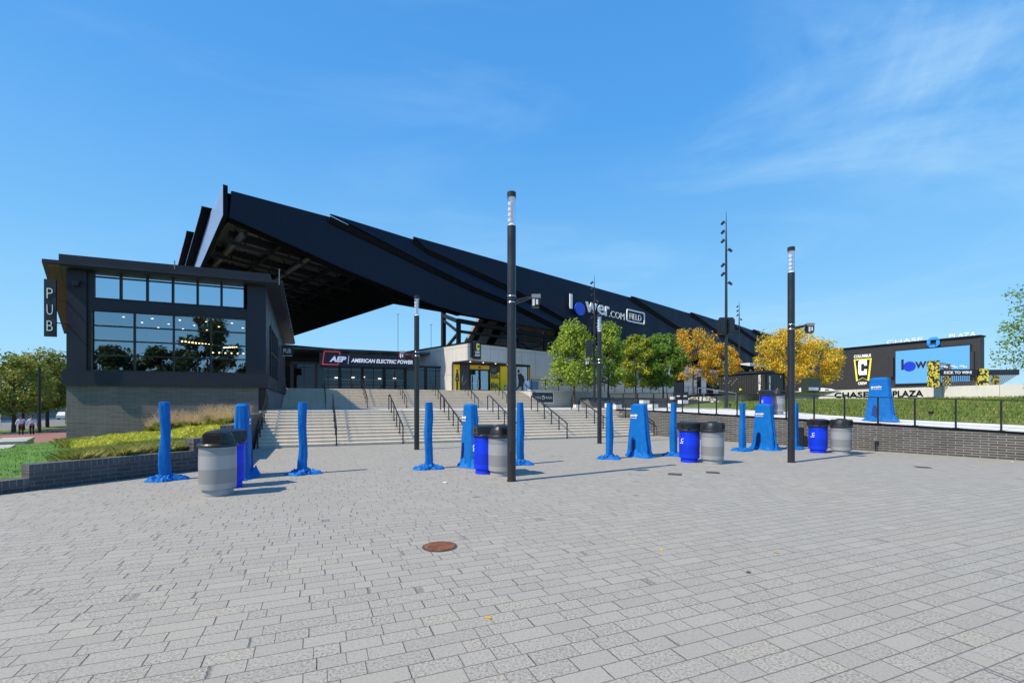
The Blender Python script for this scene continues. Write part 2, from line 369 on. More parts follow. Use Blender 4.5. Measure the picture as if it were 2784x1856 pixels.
M['brick_low'] = brick_mat('dark_planter_brick', (.05,.05,.053), (.085,.085,.088), (.16,.16,.155), .33, .10, .009)
M['brick_cap'] = brick_mat('soldier_course', (.07,.07,.075), (.11,.11,.115), (.20,.20,.19), .11, .30, .009)
M['brick_red'] = brick_mat('red_brick_path', (.30,.13,.10), (.36,.18,.14), (.25,.18,.15), .2, .1, .008)
M['asphalt'] = mat('asphalt', (.19,.19,.19), .9, var=.15, vs=1.5)
M['black'] = mat('black_metal', (.014,.017,.026), .42, var=.2, vs=2)
M['rail'] = mat('rail_metal', (.014,.014,.016), .4)
M['pubpanel'] = mat('charcoal_panel', (.020,.024,.036), .5, spec=.3, var=.12, vs=1.2)
M['pubdark'] = mat('shadow_gap_metal', (.012,.013,.016), .5)
M['roof_skin'] = ribbed(mat('navy_corrugated_cladding', (.007,.012,.030), .55, spec=.22, var=.08, vs=.3), .32, .25)
M['roof_edge'] = mat('black_edge_trim', (.003,.004,.007), .6, spec=.12)
M['roof_end'] = mat('end_cladding_glare', (.22,.30,.50), .35, spec=.6, var=.05, vs=.3)  # same navy cladding, with the sun glare put into a lighter colour
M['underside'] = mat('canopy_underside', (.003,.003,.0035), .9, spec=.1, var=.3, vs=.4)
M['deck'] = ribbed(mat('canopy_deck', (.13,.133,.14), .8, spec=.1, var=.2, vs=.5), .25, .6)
M['steel'] = mat('dark_steel', (.012,.012,.016), .6, spec=.25, var=.1)
M['steel_l'] = mat('grey_steel_tube', (.07,.07,.075), .5, var=.1)
M['wood'] = ribbed(mat('soffit_wood', (.13,.085,.065), .6, spec=.2, var=.25, vs=3), .18, .5)
M['white'] = mat('white_letters', (.93,.93,.92), .5)
M['blue_disc'] = mat('blue_letter', (.02,.10,.72), .45)
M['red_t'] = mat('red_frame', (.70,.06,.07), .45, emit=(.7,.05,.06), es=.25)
M['yellow'] = mat('yellow_panel', (.95,.64,.01), .45)
M['yellow2'] = mat('yellow_trim', (.85,.78,.10), .45)
M['orange'] = mat('orange_header', (.80,.47,.03), .45)
M['poster_w'] = mat('poster_white', (.62,.64,.66), .4)
M['poster_d'] = mat('poster_charcoal', (.035,.037,.042), .4)
M['poster_g'] = mat('poster_grey', (.22,.23,.25), .4)
M['skin'] = mat('skin', (.30,.17,.11), .55)
M['cloth_blue'] = mat('cover_cloth', (.0,.135,.47), .62, var=.10, vs=5, bump=.35, bs=9, spec=.25)
M['cloth_dark'] = mat('cover_slit', (.006,.03,.17), .7)
M['bin_blue'] = band_mat('blue_bin_side', (.0,.045,.82), (.0,.02,.45), [(.26,.55),(.84,.96)])
M['bin_grey'] = band_mat('grey_bin_side', (.36,.37,.385), (.12,.12,.125), [(.26,.55),(.82,.96)])
M['lid'] = mat('black_plastic_lid', (.016,.017,.02), .35, var=.15, vs=8, bump=.1, bs=40)
M['lid_hole'] = mat('lid_opening', (.002,.002,.002), .9)
M['lamp'] = mat('lamp_post_paint', (.020,.022,.028), .36, var=.12, vs=3)
M['steel_band'] = mat('steel_band', (.65,.66,.68), .25, metal=.9)
M['clear'] = glass_mat('clear_tube', (.97,.98,1), .0, .05)
M['reflector'] = mat('white_reflector', (.85,.85,.87), .35)
M['glass_up'] = glass_mat('clerestory_glass', (.30,.34,.34), .62)
M['glass_low'] = glass_mat('door_glass', (.42,.46,.44), .32)
M['glass_gate'] = glass_mat('gate_glass', (.40,.45,.47), .0)
M['room'] = mat('room_wall', (.06,.055,.05), .8, var=.3, vs=1.5)
M['room_floor'] = mat('room_floor', (.16,.11,.07), .5)
M['bulb'] = mat('warm_bulb', (1,.8,.5), emit=(1,.62,.28), es=14)
M['downlight'] = mat('downlight', (1,.9,.8), emit=(1,.88,.7), es=5)
M['rust'] = mat('rusty_iron', (.20,.075,.04), .8, var=.35, vs=12, bump=.4, bs=30)
M['bronze'] = mat('bronze_plate', (.085,.06,.045), .6, var=.3, vs=8)
M['grassblade'] = leaf_mat('grass_blade', (0.109,0.196,0.029), (0.217,0.290,0.051), (0.290,0.290,0.072), .25)
M['lawnblade'] = leaf_mat('lawn_blade', (.12,.27,.03), (.19,.36,.05), None, .25)
M['soilgrass'] = mat('grass_soil', (.11,.16,.03), .95, var=.35, vs=2.5, bump=.5, bs=30)
M['lawn'] = mat('lawn_base', (.085,.19,.03), .95, var=.22, vs=1.6, bump=.5, bs=60)
M['cover_y'] = leaf_mat('yellow_groundcover', (.58,.56,.05), (.74,.70,.10), (.48,.50,.06), .3)
M['cover_g'] = leaf_mat('olive_groundcover', (0.224,0.238,0.056), (0.476,0.434,0.126), (0.140,0.196,0.042), .25)
M['plume'] = leaf_mat('plume', (0.682,0.462,0.264), (0.814,0.616,0.396), None, .35)
M['bark'] = mat('bark', (.085,.065,.05), .9, var=.3, vs=8, bump=.6, bs=25)
M['leaf_lime'] = leaf_mat('lime_leaf', (0.240,0.360,0.042), (0.432,0.552,0.084), (0.156,0.264,0.036), .35)
M['leaf_green'] = leaf_mat('leaf_green_foliage', (.10,.22,.03), (.22,.38,.05), (.13,.24,.03), .35)
M['leaf_ylw'] = leaf_mat('leaf_ylw_foliage', (.17,.27,.03), (.34,.44,.05), (.55,.52,.05), .35)
M['leaf_org'] = leaf_mat('leaf_org_foliage', (.74,.36,.03), (.88,.54,.05), (.40,.38,.05), .35)
M['leaf_org2'] = leaf_mat('leaf_org2_foliage', (.80,.47,.03), (.92,.64,.06), (.36,.40,.05), .35)
M['leaf_plane'] = leaf_mat('street_leaf', (0.108,0.180,0.030), (0.264,0.324,0.072), (0.360,0.324,0.060), .3)
M['leaf_dark'] = leaf_mat('dark_needles', (.02,.05,.015), (.05,.09,.03), None, .2)
M['screen'] = mat('led_screen', (.01,.02,.03), .4, emit=(.13,.45,.88), es=1.0)
M['screen_ink'] = mat('screen_ink', (.01,.012,.03), .5)
M['screen_blue'] = mat('screen_blue', (.01,.02,.03), .4, emit=(.0,.03,.75), es=.9)
M['darkwall'] = ribbed(mat('dark_cladding', (.026,.026,.028), .6, var=.1), .4, .3)
M['taupe'] = ribbed(mat('taupe_cladding', (.20,.18,.17), .7, var=.12), 1.0, .4, axis=0, thr=.03)
M['container'] = ribbed(mat('container_black', (.03,.031,.033), .5, var=.15), .28, 1.0, dist=.06, thr=.3)
M['chaseblue'] = mat('blue_logo', (.03,.28,.75), .4)
M['shirt'] = mat('pale_shirt', (.62,.62,.80), .7, bump=.3, bs=8)
M['trouser'] = mat('black_trousers', (.012,.012,.016), .7)
M['hair'] = mat('dark_hair', (.015,.012,.01), .7)
M['redpaint'] = mat('red_paint', (.65,.02,.02), .45)
M['vendglass'] = mat('concourse_band', (.30,.31,.32), .5, emit=(.5,.5,.5), es=.06)
M['teal'] = mat('concourse_teal', (.06,.12,.13), .4, emit=(.3,.5,.5), es=.04)
M['seatgrey'] = mat('seating_grey', (.20,.20,.20), .8)
M['house'] = concrete_mat('far_building', (.34,.31,.28), (3,3.2,0))
M['vest'] = mat('vending_blue', (.10,.2,.38), .5)

# ------------------------------------------------------------ ground sheets
mb = MB(); mb.grid(lambda u, v: (-3000+6000*u, -1500+6000*v, -1.6), 4, 4); setting(mb, 'ground', M['ground'])
mb = MB(MS); mb.add([(-36,-13.3,0),(-2.3,16.26,0),(-2.3,24,0),(22.5,24,0),(70,24,0),(70,-70,0),(-36,-70,0)], [(6,5,4,3,2,1,0)])
setting(mb, 'plaza', M['pave'])
# left slope -------------------------------------------------------
ANCH = [(-5.9,13.3,.21),(-4.9,14.3,.44),(-4.2,15,.46),(-6.4,14.6,.30),(-7.5,11.9,.20),(-9,10.6,.20),(-3.2,15.9,.45),(-3.2,21,.75),(-3.2,26.8,.95),(-6,26.8,.55),(-8,26.8,.2),(-10.3,26.9,-.1),(-8,21,.30),(-6,18,.45),(-11.5,16,.12),(-12,24,-.15),
        (-16,32,-.62),(-18.4,46,-.95),(-18.4,30,-.9),(-18.4,20,-.7),(-14,10,.1),(-18,8,-.2),(-12,40,-.7),(-3,40,0),(-3,60,-.6),(-18.4,70,-1.0),(-12,8,.24),(-22,4,-.3)]
def hL(a, b):
    n = d = 0
    for x, y, z in ANCH:
        r = 1/((a-x)**2+(b-y)**2+.3)**1.5; n += z*r; d += r
    return n/d
B0 = [(-20,.74),(-9,10.37),(-5.96,13.1),(-2.6,16.05),(-2.6,27),(-3,45),(-3,75)]
B1 = [(-21,.8),(-18.5,10),(-18.5,18),(-18.5,24),(-18.5,32),(-18.5,46),(-18.5,75)]
def lerp_poly(P, q):
    q = q*(len(P)-1); i = min(int(q), len(P)-2); f = q-i; return (P[i][0]+(P[i+1][0]-P[i][0])*f, P[i][1]+(P[i+1][1]-P[i][1])*f)
def lawn_fn(u, v):
    p = lerp_poly(B0, v); q = lerp_poly(B1, v); a = p[0]+(q[0]-p[0])*u; b = p[1]+(q[1]-p[1])*u
    return (a, b, hL(a, b))
mb = MB(MS); mb.grid(lawn_fn, 24, 48); setting(mb, 'lawn', M['lawn'], True)
def strip(name, m, a0, a1, b0, b1, z, th=0):
    mb = MB(MS)
    if th: mb.box(a0, a1, b0, b1, z-th, z)
    else: mb.add([(a0,b0,z),(a1,b0,z),(a1,b1,z),(a0,b1,z)], [(0,1,2,3)])
    return setting(mb, name, m)
strip('sidewalk', M['brick_red'], -26.6, -18.45, 5, 260, -.97)
strip('planting_strip', M['soilgrass'], -31.2, -26.6, 5, 260, -.95)
strip('road', M['asphalt'], -47, -31.2, 5, 260, -1.10)
strip('far_sidewalk', M['conc2'], -62, -47, 5, 260, -1.0, .3)
mb = MB(MS); mb.box(-31.35,-31.2,5,260,-1.3,-.94); setting(mb, 'kerb', M['conc2'])
mb = MB(MS); mb.box(-26.7,-26.55,5,260,-1.2,-.90); setting(mb, 'kerb', M['conc2'])

# ------------------------------------------------------------ stairs
RZ, TR = .14, .39
ZL = 11*RZ; ZU = ZL+12*RZ
def flight(mb, a0, a1, b0, n, z0, depth=.6):
    for i in range(n):
        b = b0+i*TR; z = z0+(i+1)*RZ
        mb.box(a0, a1, b, b+TR+ (depth if i == n-1 else .012), z-RZ-.05, z)
        mb.prism([(b-.004,z-.10),(b-.004,z-.0015),(b-.012,z-.003),(b-.030,z-.030),(b-.024,z-.045)], a0, a1, 'x')   # chamfered projecting nosing
    return mb
mb = MB(MS)
for a0, a1 in ((-2.28,.9),(.912,3.83),(3.842,6.77),(6.782,9.67),(9.682,12.57),(12.582,15.5),(15.512,18.5)): flight(mb, a0, a1, 22.45, 11, 0)
o = mb.build('staircase', M['stair'], loc=S(8,22.4,0)); tag(o, 'wide lower flight of pale concrete steps rising from the paver plaza', 'staircase')
mb = MB(MS)
for a0, a1 in ((-2.4,.8),(.812,3.95),(3.962,7.1),(7.112,10.25),(10.262,13.38),(13.392,16.5),(16.512,19.9)): flight(mb, a0, a1, 39.8, 12, ZL)
o = mb.build('staircase', M['stair2'], loc=S(8,39.8,ZL)); tag(o, 'upper flight of pale concrete steps in front of the entrance gate and shop', 'staircase')
# landing between the two flights
mb = MB(MS); mb.box(-2.6, 46, 26.95, 39.79, ZL-.3, ZL-.002); mb.box(19.95, 60, 39.79, 52, ZL-.3, ZL-.004); setting(mb, 'landing', M['pave2'])
# upper plaza
mb = MB(MS); mb.box(-6, 19.9, 44.48+.55, 62, ZU-.3, ZU-.002)
mb.box(19.9, 60, 43.2, 75, ZU-.6, ZU-.003) if False else None
setting(mb, 'upper_plaza', M['pave2'])
tw = -2.5                                            # retaining wall line in the stadium frame
mb = MB(MT); mb.box(5.9, 130, tw+.02, 6, ZL-.2, ZU-.01); setting(mb, 'upper_terrace', M['pave2'])
mb = MB(MS); mb.add([(46.2,10,3.15),(46.2,62,3.15),(170,62,3.15),(170,-20,3.15),(44,-20,3.15)], [(0,4,3,2,1)])
setting(mb, 'upper_terrace', M['pave2'])

# handrails ---------------------------------------------------------
def handrail(label, a, b0, n, z0, group, top_flat=True):
    """one rail running up a flight; origin at foot"""
    t = thing('handrail', label, 'handrail', S(a, b0, z0), TS, group)
    run = n*TR; rise = n*RZ; h = .86
    pts = [(0,-.02,0),(0,-.02,h-.06),(0,.06,h),(0,run-.05,h+rise-.0),(0,run+.22,h+rise-.03),(0,run+.25,h+rise-.1),(0,run+.25,rise+.002)]
    mb = MB()
    for p, q in zip(pts[1:-2], pts[2:-1]): mb.bar(p, q, .05, .045)
    mb.build('top_rail', M['rail'], t)
    k = 5
    for i in range(k+1):
        y = -.02+(run+.27)*i/k; st = max(0, min(n, math.floor(y/TR)+1)) if y > 0 else 0
        zt = h-.05 if i == 0 else (h+rise-.06 if i == k else h+max(0,(y-.06))/(run-.11)*rise-.01)
        zb = min(st, n)*RZ
        m2 = MB(); m2.box(-.025,.025,y-.02,y+.02,zb,min(zt, h+rise-.03)); m2.box(-.05,.05,y-.045,y+.045,zb,zb+.012); m2.build('post', M['rail'], t)
    return t
gl = 'black handrails of the lower flight'
def nth(i): return ['first','second','third','fourth','fifth','sixth','seventh','eighth'][i]
LR = [-2.2, .9, 3.83, 6.77, 9.68, 12.6, 15.5, 18.42]
r0 = None
side_l = {0:'at the left end of the lower steps', 7:'at the right end of the lower steps'}
for i, a in enumerate(LR):
    lb = 'black metal handrail '+(side_l.get(i) or '%s from the left on the lower steps' % nth(i))
    if r0 is None: r0 = handrail(lb, a, 22.45, 11, 0, gl)
    else: copy_tree(r0, S(a, 22.45, 0), TS, lb)
UR = [-2.3, .8, 3.95, 7.1, 10.25, 13.38, 16.5, 19.85]
r1 = None; gu = 'black handrails of the upper flight'
side_u = {0:'along the pub side at the left end of the upper steps', 7:'at the right end of the upper steps beside the plaza sign board'}
for i, a in enumerate(UR):
    lb = 'black metal handrail '+(side_u.get(i) or '%s from the left on the upper steps' % nth(i))
    if r1 is None: r1 = handrail(lb, a, 39.8, 12, ZL, gu)
    else: copy_tree(r1, S(a, 39.8, ZL), TS, lb)

# ------------------------------------------------------------ right brick wall, path, grass slope
WP = [(18.62,28.0,1.54),(18.66,22.52,1.48),(18.96,17.84,1.34),(20.34,12.34,1.12),(21.52,7.85,.93),(22.9,3,.76),(24,-3,.6),(25,-12,.5)]
wall = thing('retaining_wall', 'long dark brick retaining wall with thin mortar lines at the right of the plaza', 'wall', S(20.3,12.3,0), TS)
m1 = MB(MS); m2 = MB(MS); u = 0
for p, q in zip(WP, WP[1:]):
    d = Vector((q[0]-p[0], q[1]-p[1], 0)); L = d.length; d /= L; n = Vector((-d.y, d.x, 0)); n = n if n.x > 0 else -n
    A_ = Vector((p[0], p[1], 0)); B_ = Vector((q[0], q[1], 0))
    off = n*.32
    m1.hexa([A_+Vector((0,0,-.05)), B_+Vector((0,0,-.05)), B_+off+Vector((0,0,-.05)), A_+off+Vector((0,0,-.05)), A_+Vector((0,0,p[2]-.06)), B_+Vector((0,0,q[2]-.06)), B_+off+Vector((0,0,q[2]-.06)), A_+off+Vector((0,0,p[2]-.06))])
    o2 = n*.36; o1 = n*-.02
    m2.hexa([A_+o1+Vector((0,0,p[2]-.06)), B_+o1+Vector((0,0,q[2]-.06)), B_+o2+Vector((0,0,q[2]-.06)), A_+o2+Vector((0,0,p[2]-.06)), A_+o1+Vector((0,0,p[2])), B_+o1+Vector((0,0,q[2])), B_+o2+Vector((0,0,q[2])), A_+o2+Vector((0,0,p[2]))])
m1.build('brickwork', M['brick_wall'], wall); m2.build('coping', M['roof_edge'], wall)
def wall_pt(P, dist):
    for p, q in zip(P, P[1:]):
        L = math.hypot(q[0]-p[0], q[1]-p[1])
        if dist <= L: f = dist/L; return [p[i]+(q[i]-p[i])*f for i in range(3)], math.atan2(q[1]-p[1], q[0]-p[0])
        dist -= L
    return list(P[-1]), 0
E0 = [(p[0]+.30, p[1], p[2]) for p in WP]
E1 = [(30,33,1.56),(29.6,27.5,1.5),(28,21,1.36),(26.6,15.5,1.14),(27.6,10,.97),(29,3,.8),(31,-3,.65),(33,-12,.55)]
E2 = [(43,52,1.9),(47.2,42.2,2.15),(46.8,35,2.2),(46.2,29.4,2.24),(44.8,22,2.24),(43.6,15.9,2.24),(42,5,2.2),(40,-10,2.2)]
def poly3(P, q):
    q = q*(len(P)-1); i = min(int(q), len(P)-2); f = q-i; return [P[i][k]+(P[i+1][k]-P[i][k])*f for k in range(3)]
mb = MB(MS); mb.grid(lambda u, v: [poly3(E0, v)[k]*(1-u)+poly3(E1, v)[k]*u for k in range(3)], 2, 28); setting(mb, 'path', M['white_conc'])
def slope(u, v):
    p = poly3(E1, v); q = poly3(E2, v); r = [p[k]*(1-u)+q[k]*u for k in range(3)]
    r[2] += .12*math.sin(u*math.pi)*(1+.5*math.sin(v*23)) + (.03 if 0 < u < 1 else 0); return r
mb = MB(MS); mb.grid(slope, 14, 40); setting(mb, 'bank', M['soilgrass'], True)
def blades(mb, fn, n, h, wd, lean=.5, seed=1):
    rd = random.Random(seed)
    for _ in range(n):
        p = Vector(fn(rd)); a = rd.uniform(0, 6.283); hh = h*rd.uniform(.5, 1.25); l = Vector((math.cos(a), math.sin(a), 0))*hh*lean*rd.random(); s = Vector((-math.sin(a+rd.uniform(-1,1)), math.cos(a), 0))*wd*rd.uniform(.6,1.3)
        mb.add([p-s, p+s, p+l*.5+Vector((0,0,hh*.65))+s*.6, p+l+Vector((0,0,hh))], [(0,1,2),(0,2,3)])
    return mb
def bankp(rd):
    v = rd.uniform(.12, .93); u = rd.uniform(0,1)**1.15; return slope(u, v)
mb = MB(MS); blades(mb, bankp, 52000, .20, .022, .9, 3); o = mb.build('bank_grass', M['grassblade']); tag(o, kind='stuff', label='shaggy green grass covering the bank below the white plaza wall', cat='grass')
# guard rail with cables
gr = thing('guard_rail', 'black post and cable guard rail on top of the long brick wall', 'railing', S(20.3,12.3,1.1), TS)
tot = sum(math.hypot(q[0]-p[0], q[1]-p[1]) for p, q in zip(WP, WP[1:]))
def wp_at(x): p, _ = wall_pt([(q[0]+.12, q[1], q[2]) for q in WP], x); return Vector(p)
d = .6
while d < 30:
    p = wp_at(d); m2 = MB(MS); m2.box(p.x-.03,p.x+.03,p.y-.02,p.y+.02,p.z,p.z+1.03); m2.box(p.x-.07,p.x+.07,p.y-.07,p.y+.07,p.z,p.z+.02); m2.build('post', M['rail'], gr)
    d += 1.14 if d > 5 else 1.5
pts = [wp_at(x*.7) for x in range(1, 47)]
mb = MB(MS)
for p, q in zip(pts, pts[1:]): mb.bar(p+Vector((0,0,1.04)), q+Vector((0,0,1.04)), .05, .035)
mb.build('top_rail', M['rail'], gr)
for k in range(8):
    mb = MB(MS); mb.tube([p+Vector((0,0,.12+.112*k)) for p in pts], .005, 4); mb.build('cable', M['steel_l'], gr)
# gate-like pair of slats in the rail near the covered detector
# white wall with plaza name
ww = thing('plaza_wall', 'white concrete wall with black CHASE PLAZA lettering above the grass bank', 'wall', S(46.2,29.4,2.2), TS)
mb = MB(MS)
WW = [(43.5,55,2.55,1.6),(46.9,44.5,2.95,1.8),(46.95,42.2,3.22,1.9),(46.78,32.4,3.22,2.0),(43.6,15.9,3.22,2.0),(42,5,3.22,2.0),(40,-10,3.22,2.0)]
for p, q in zip(WW, WW[1:]):
    d = Vector((q[0]-p[0], q[1]-p[1], 0)).normalized(); n = Vector((-d.y, d.x, 0))*.35; n = n if n.x > 0 else -n
    A_ = Vector((p[0],p[1],0)); B_ = Vector((q[0],q[1],0)); z = lambda h: Vector((0,0,h))
    mb.hexa([A_+z(p[3]), B_+z(q[3]), B_+n+z(q[3]), A_+n+z(p[3]), A_+z(p[2]), B_+z(q[2]), B_+n+z(q[2]), A_+n+z(p[2])])
mb.build('wall_body', M['white_conc'], ww)
def text_on(body, p, q, z, height, width, mat_, parent, name='lettering', **k):
    """letters on the vertical plane through p->q (site frame)"""
    P = Vector((p[0],p[1],z)); Q = Vector((q[0],q[1],z)); r = (Q-P).normalized()
    mb = MB(MS); mb.text(body, P, r, (0,0,1), width=width, height=height, **k); return mb.build(name, mat_, parent)
# ------------------------------------------------------------ low stepped planter wall (left)
lw = thing('planter_wall', 'low stepped dark brick planter wall at the left edge of the plaza', 'wall', S(-5.96,13.03,0), TS)
dW = Vector((.752,.659,0)); nW = Vector((-.659,.752,0))
def wseg(p0, t0, t1, dr, nr, th, z, nm='wall_section'):
    P = Vector((p0[0],p0[1],0)); a = P+dr*t0; b = P+dr*t1; n = nr*th; zz = lambda h: Vector((0,0,h))
    m = MB(MS); m.hexa([a+zz(-.1), b+zz(-.1), b+n+zz(-.1), a+n+zz(-.1), a+zz(z-.14), b+zz(z-.14), b+n+zz(z-.14), a+n+zz(z-.14)]); s_ = m.build(nm, M['brick_low'], lw)
    e = dr*.004; f = nr*.006; m = MB(MS); m.hexa([a-e-f+zz(z-.14), b+e-f+zz(z-.14), b+e+n+f+zz(z-.14), a-e+n+f+zz(z-.14), a-e-f+zz(z), b+e-f+zz(z), b+e+n+f+zz(z), a-e+n+f+zz(z)]); m.build('capping', M['brick_cap'], s_)
o0 = (-5.96,13.03)
wseg(o0, -22, .43, dW, nW, .38, .27)
wseg(o0, .436, 3.80, dW, nW, .38, .56)
wseg(o0, 3.806, 4.62, dW, nW, .38, .90)
B_ = Vector((0,1,0)); nB = Vector((-1,0,0))
wseg((-2.46,15.96), 0.02, 1.85, B_, nB, .36, .90)
wseg((-2.46,15.96), 1.856, 5.9, B_, nB, .36, 1.16)
wseg((-2.46,15.96), 5.906, 10.6, B_, nB, .36, 1.42)
# ground cover / planting
def plantp(rd):
    while 1:
        u = rd.random(); v = rd.random(); a = -10.5+7.3*u; b = 13.5+13.3*v
        # inside planter: left of wall line, right of a diagonal lawn edge
        if (a+5.96)*(-.659)+(b-13.03)*.752 < .42: continue
        if b < 16 and a > -2.9: continue
        if a < -5.1-(b-14)*.385: continue
        return a, b
def split(rd, want):
    while 1:
        a, b = plantp(rd); yellow = (b-13.5) > 3.2+1.1*math.sin(a*1.3) + max(0, -(a+6.2))*2.6 + .5*math.sin(a*5+b*3)
        if yellow == want: return (a, b, hL(a, b)+rd.uniform(-.02,.06)+(.10+.08*math.sin(a*2.7+b*2.1) if want else .04))
mb = MB(MS); blades(mb, lambda rd: split(rd, True), 26000, .13, .022, 1.1, 5); tag(mb.build('groundcover', M['cover_y']), 'bright yellow green ground cover mounded in the planter below the pub', 'plants', kind='stuff')
mb = MB(MS)
CL = [split(random.Random(i), False) for i in range(56)]
def clump(rd):
    c = CL[rd.randrange(56)]; r = abs(rd.gauss(0, .17)); t_ = rd.uniform(0, 6.28); a = c[0]+r*math.cos(t_); b = c[1]+r*math.sin(t_)
    if (a+5.96)*(-.659)+(b-13.03)*.752 < .42: a, b = c[0], c[1]
    return (a, b, hL(a, b))
blades(mb, clump, 30000, .30, .012, 1.3, 6); tag(mb.build('sedge_clumps', M['cover_g']), 'olive and orange sedge clumps along the low brick planter wall', 'plants', kind='stuff')
def lawnp(rd):
    v = rd.uniform(.18,.80); u = rd.random(); return lawn_fn(u, v)
mb = MB(MS); blades(mb, lawnp, 30000, .05, .012, .6, 8); tag(mb.build('lawn_grass', M['lawnblade']), 'short mown green grass on the lawn left of the pub', 'grass', kind='stuff')
# plume grasses: each clump a thing
def plume_mesh(seed):
    rd = random.Random(seed); g1 = MB(); g2 = MB()
    for i in range(420):
        a = rd.uniform(0,6.28); l = rd.uniform(.10,.55); hh = rd.uniform(.32,.62)
        e = Vector((math.cos(a)*l, math.sin(a)*l, hh)); s_ = Vector((-math.sin(a), math.cos(a), 0))*.006
        g1.add([-s_, s_, e*.6+Vector((0,0,.12))+s_, e-Vector((0,0,.1))], [(0,1,2),(0,2,3)])
    for i in range(300):
        a = rd.uniform(0,6.28); l = rd.uniform(.15,.62); hh = rd.uniform(.55,.98); tip = Vector((math.cos(a)*l, math.sin(a)*l, hh))
        for k in range(16):
            q = tip*(1-.028*k)+Vector((rd.gauss(0,.018), rd.gauss(0,.018), rd.gauss(0,.014))); s_ = Vector((rd.gauss(0,1), rd.gauss(0,1), rd.gauss(0,1))).normalized()*.020; w_ = Vector((rd.gauss(0,1), rd.gauss(0,1), rd.gauss(0,1))).normalized()*.010
            g2.add([q-s_, q+w_, q+s_], [(0,1,2)])
    return g1, g2
g1, g2 = plume_mesh(1)
PL = [(-6.7,26.1,'leftmost plume grass clump, smallest, against the pub brick base'),(-6.0,25.4,'plume grass clump second from the left below the pub windows'),(-5.3,26.0,'plume grass clump third from the left close to the brick base'),(-4.9,25.0,'plume grass clump fourth from the left above the yellow ground cover'),
      (-4.3,25.8,'plume grass clump fifth from the left, tall and blond'),(-3.9,24.8,'plume grass clump sixth from the left near the stepped wall'),(-3.3,25.6,'plume grass clump seventh from the left beside the stair wall'),(-3.3,24.2,'plume grass clump furthest right, partly behind the covered detector')]
p0 = None
for i, (a, b, lb) in enumerate(PL):
    loc = S(a, b, hL(a, b)-.03)
    if p0 is None:
        p0 = thing('plume_grass', lb, 'ornamental grass', loc, 0, 'blond plume grasses below the pub'); g1.build('blades', M['cover_g'], p0); g2.build('plumes', M['plume'], p0); p0.scale = (.85,.85,.9)
    else:
        c = copy_tree(p0, loc, i*1.3, lb); k = 1.08+.15*math.sin(i*2.1); c.scale = (k, k, k)

# ------------------------------------------------------------ PUB building
PB = 27.0
pub = thing('pub_building', 'charcoal pub building with big garage windows over a dark brick base', 'building', S(-10.17,PB,-.2), TS)
def onD(a, b, t): # move along the stadium's D direction from site point, return site coords
    dd = (-.6741,.7386); ca, sa = math.cos(TS), math.sin(TS); return (a+(dd[0]*ca+dd[1]*sa)*t, b+(-dd[0]*sa+dd[1]*ca)*t)
bl = onD(-10.17, PB, 17)
foot = [(-10.17,PB),(-2.28,PB),(-2.28,44),(bl[0],44)]
mb = MB(MS)
mb.box(-10.17,-2.62,PB,PB+.35,-.6,2.69); mb.box(-2.62,-2.28,PB+.5,44,-.3,2.69); mb.prism([(-10.17,PB+.35),(-9.9,PB+.35),(bl[0]+.3,44),(bl[0],44)],-.9,2.69)
mb.build('brick_base', M['brick_dark'], pub)
mb = MB(MS); mb.box(-2.62,-2.285,PB+.12,PB+.5,-.1,2.69); mb.build('recess', M['pubdark'], pub)
mb = MB(MS); mb.box(-10.28,-2.17,PB-.12,PB+.35,2.69,3.36); mb.box(-2.5,-2.17,PB+.35,44,2.69,3.36); mb.build('ledge_band', M['pubpanel'], pub)
mb = MB(MS)
mb.box(-10.17,-9.47,PB,PB+.4,3.36,8.2)                     # left pier
mb.box(-3.12,-2.28,PB,PB+.4,3.36,8.2)                      # right pier
mb.box(-9.26,-3.12,PB+.03,PB+.4,6.17,6.62)                 # spandrel
mb.prism([(-10.17,PB+.4),(-9.95,PB+.4),(bl[0]+.2,44),(bl[0],44)],3.36,7.6)
mb.box(-2.5,-2.28,PB+.4,29.2,3.36,8.2); mb.box(-2.5,-2.28,34.5,44,3.36,7.4); mb.box(-2.5,-2.28,29.2,34.5,6.2,7.8)
mb.build('cladding', M['pubpanel'], pub)
mb = MB(MS); mb.box(-9.47,-9.26,PB+.10,PB+.4,3.36,8.1); mb.box(-10.0,-2.5,PB+.41,PB+.6,7.75,8.2); mb.build('shadow_gap', M['pubdark'], pub)
# clerestory: six windows
ax = [-9.24+i*1.0 for i in range(7)]; ax[-1] = -3.24
x0, x1 = -9.24, -3.24
for i in range(6):
    l = x0+(x1-x0)*i/6+.045; r = x0+(x1-x0)*(i+1)/6-.045
    m2 = MB(MS); m2.box(l-.04,l,PB+.04,PB+.16,6.64,8.1); m2.box(r,r+.04,PB+.04,PB+.16,6.64,8.1); m2.box(l,r,PB+.04,PB+.16,6.64,6.70); m2.box(l,r,PB+.05,PB+.15,7.62,7.68)
    wd = m2.build('window', M['pubdark'], pub); m3 = MB(MS); m3.add([(l,PB+.11,6.70),(r,PB+.11,6.70),(r,PB+.11,8.1),(l,PB+.11,8.1)],[(0,1,2,3)]); m3.build('pane', M['glass_up'], wd)
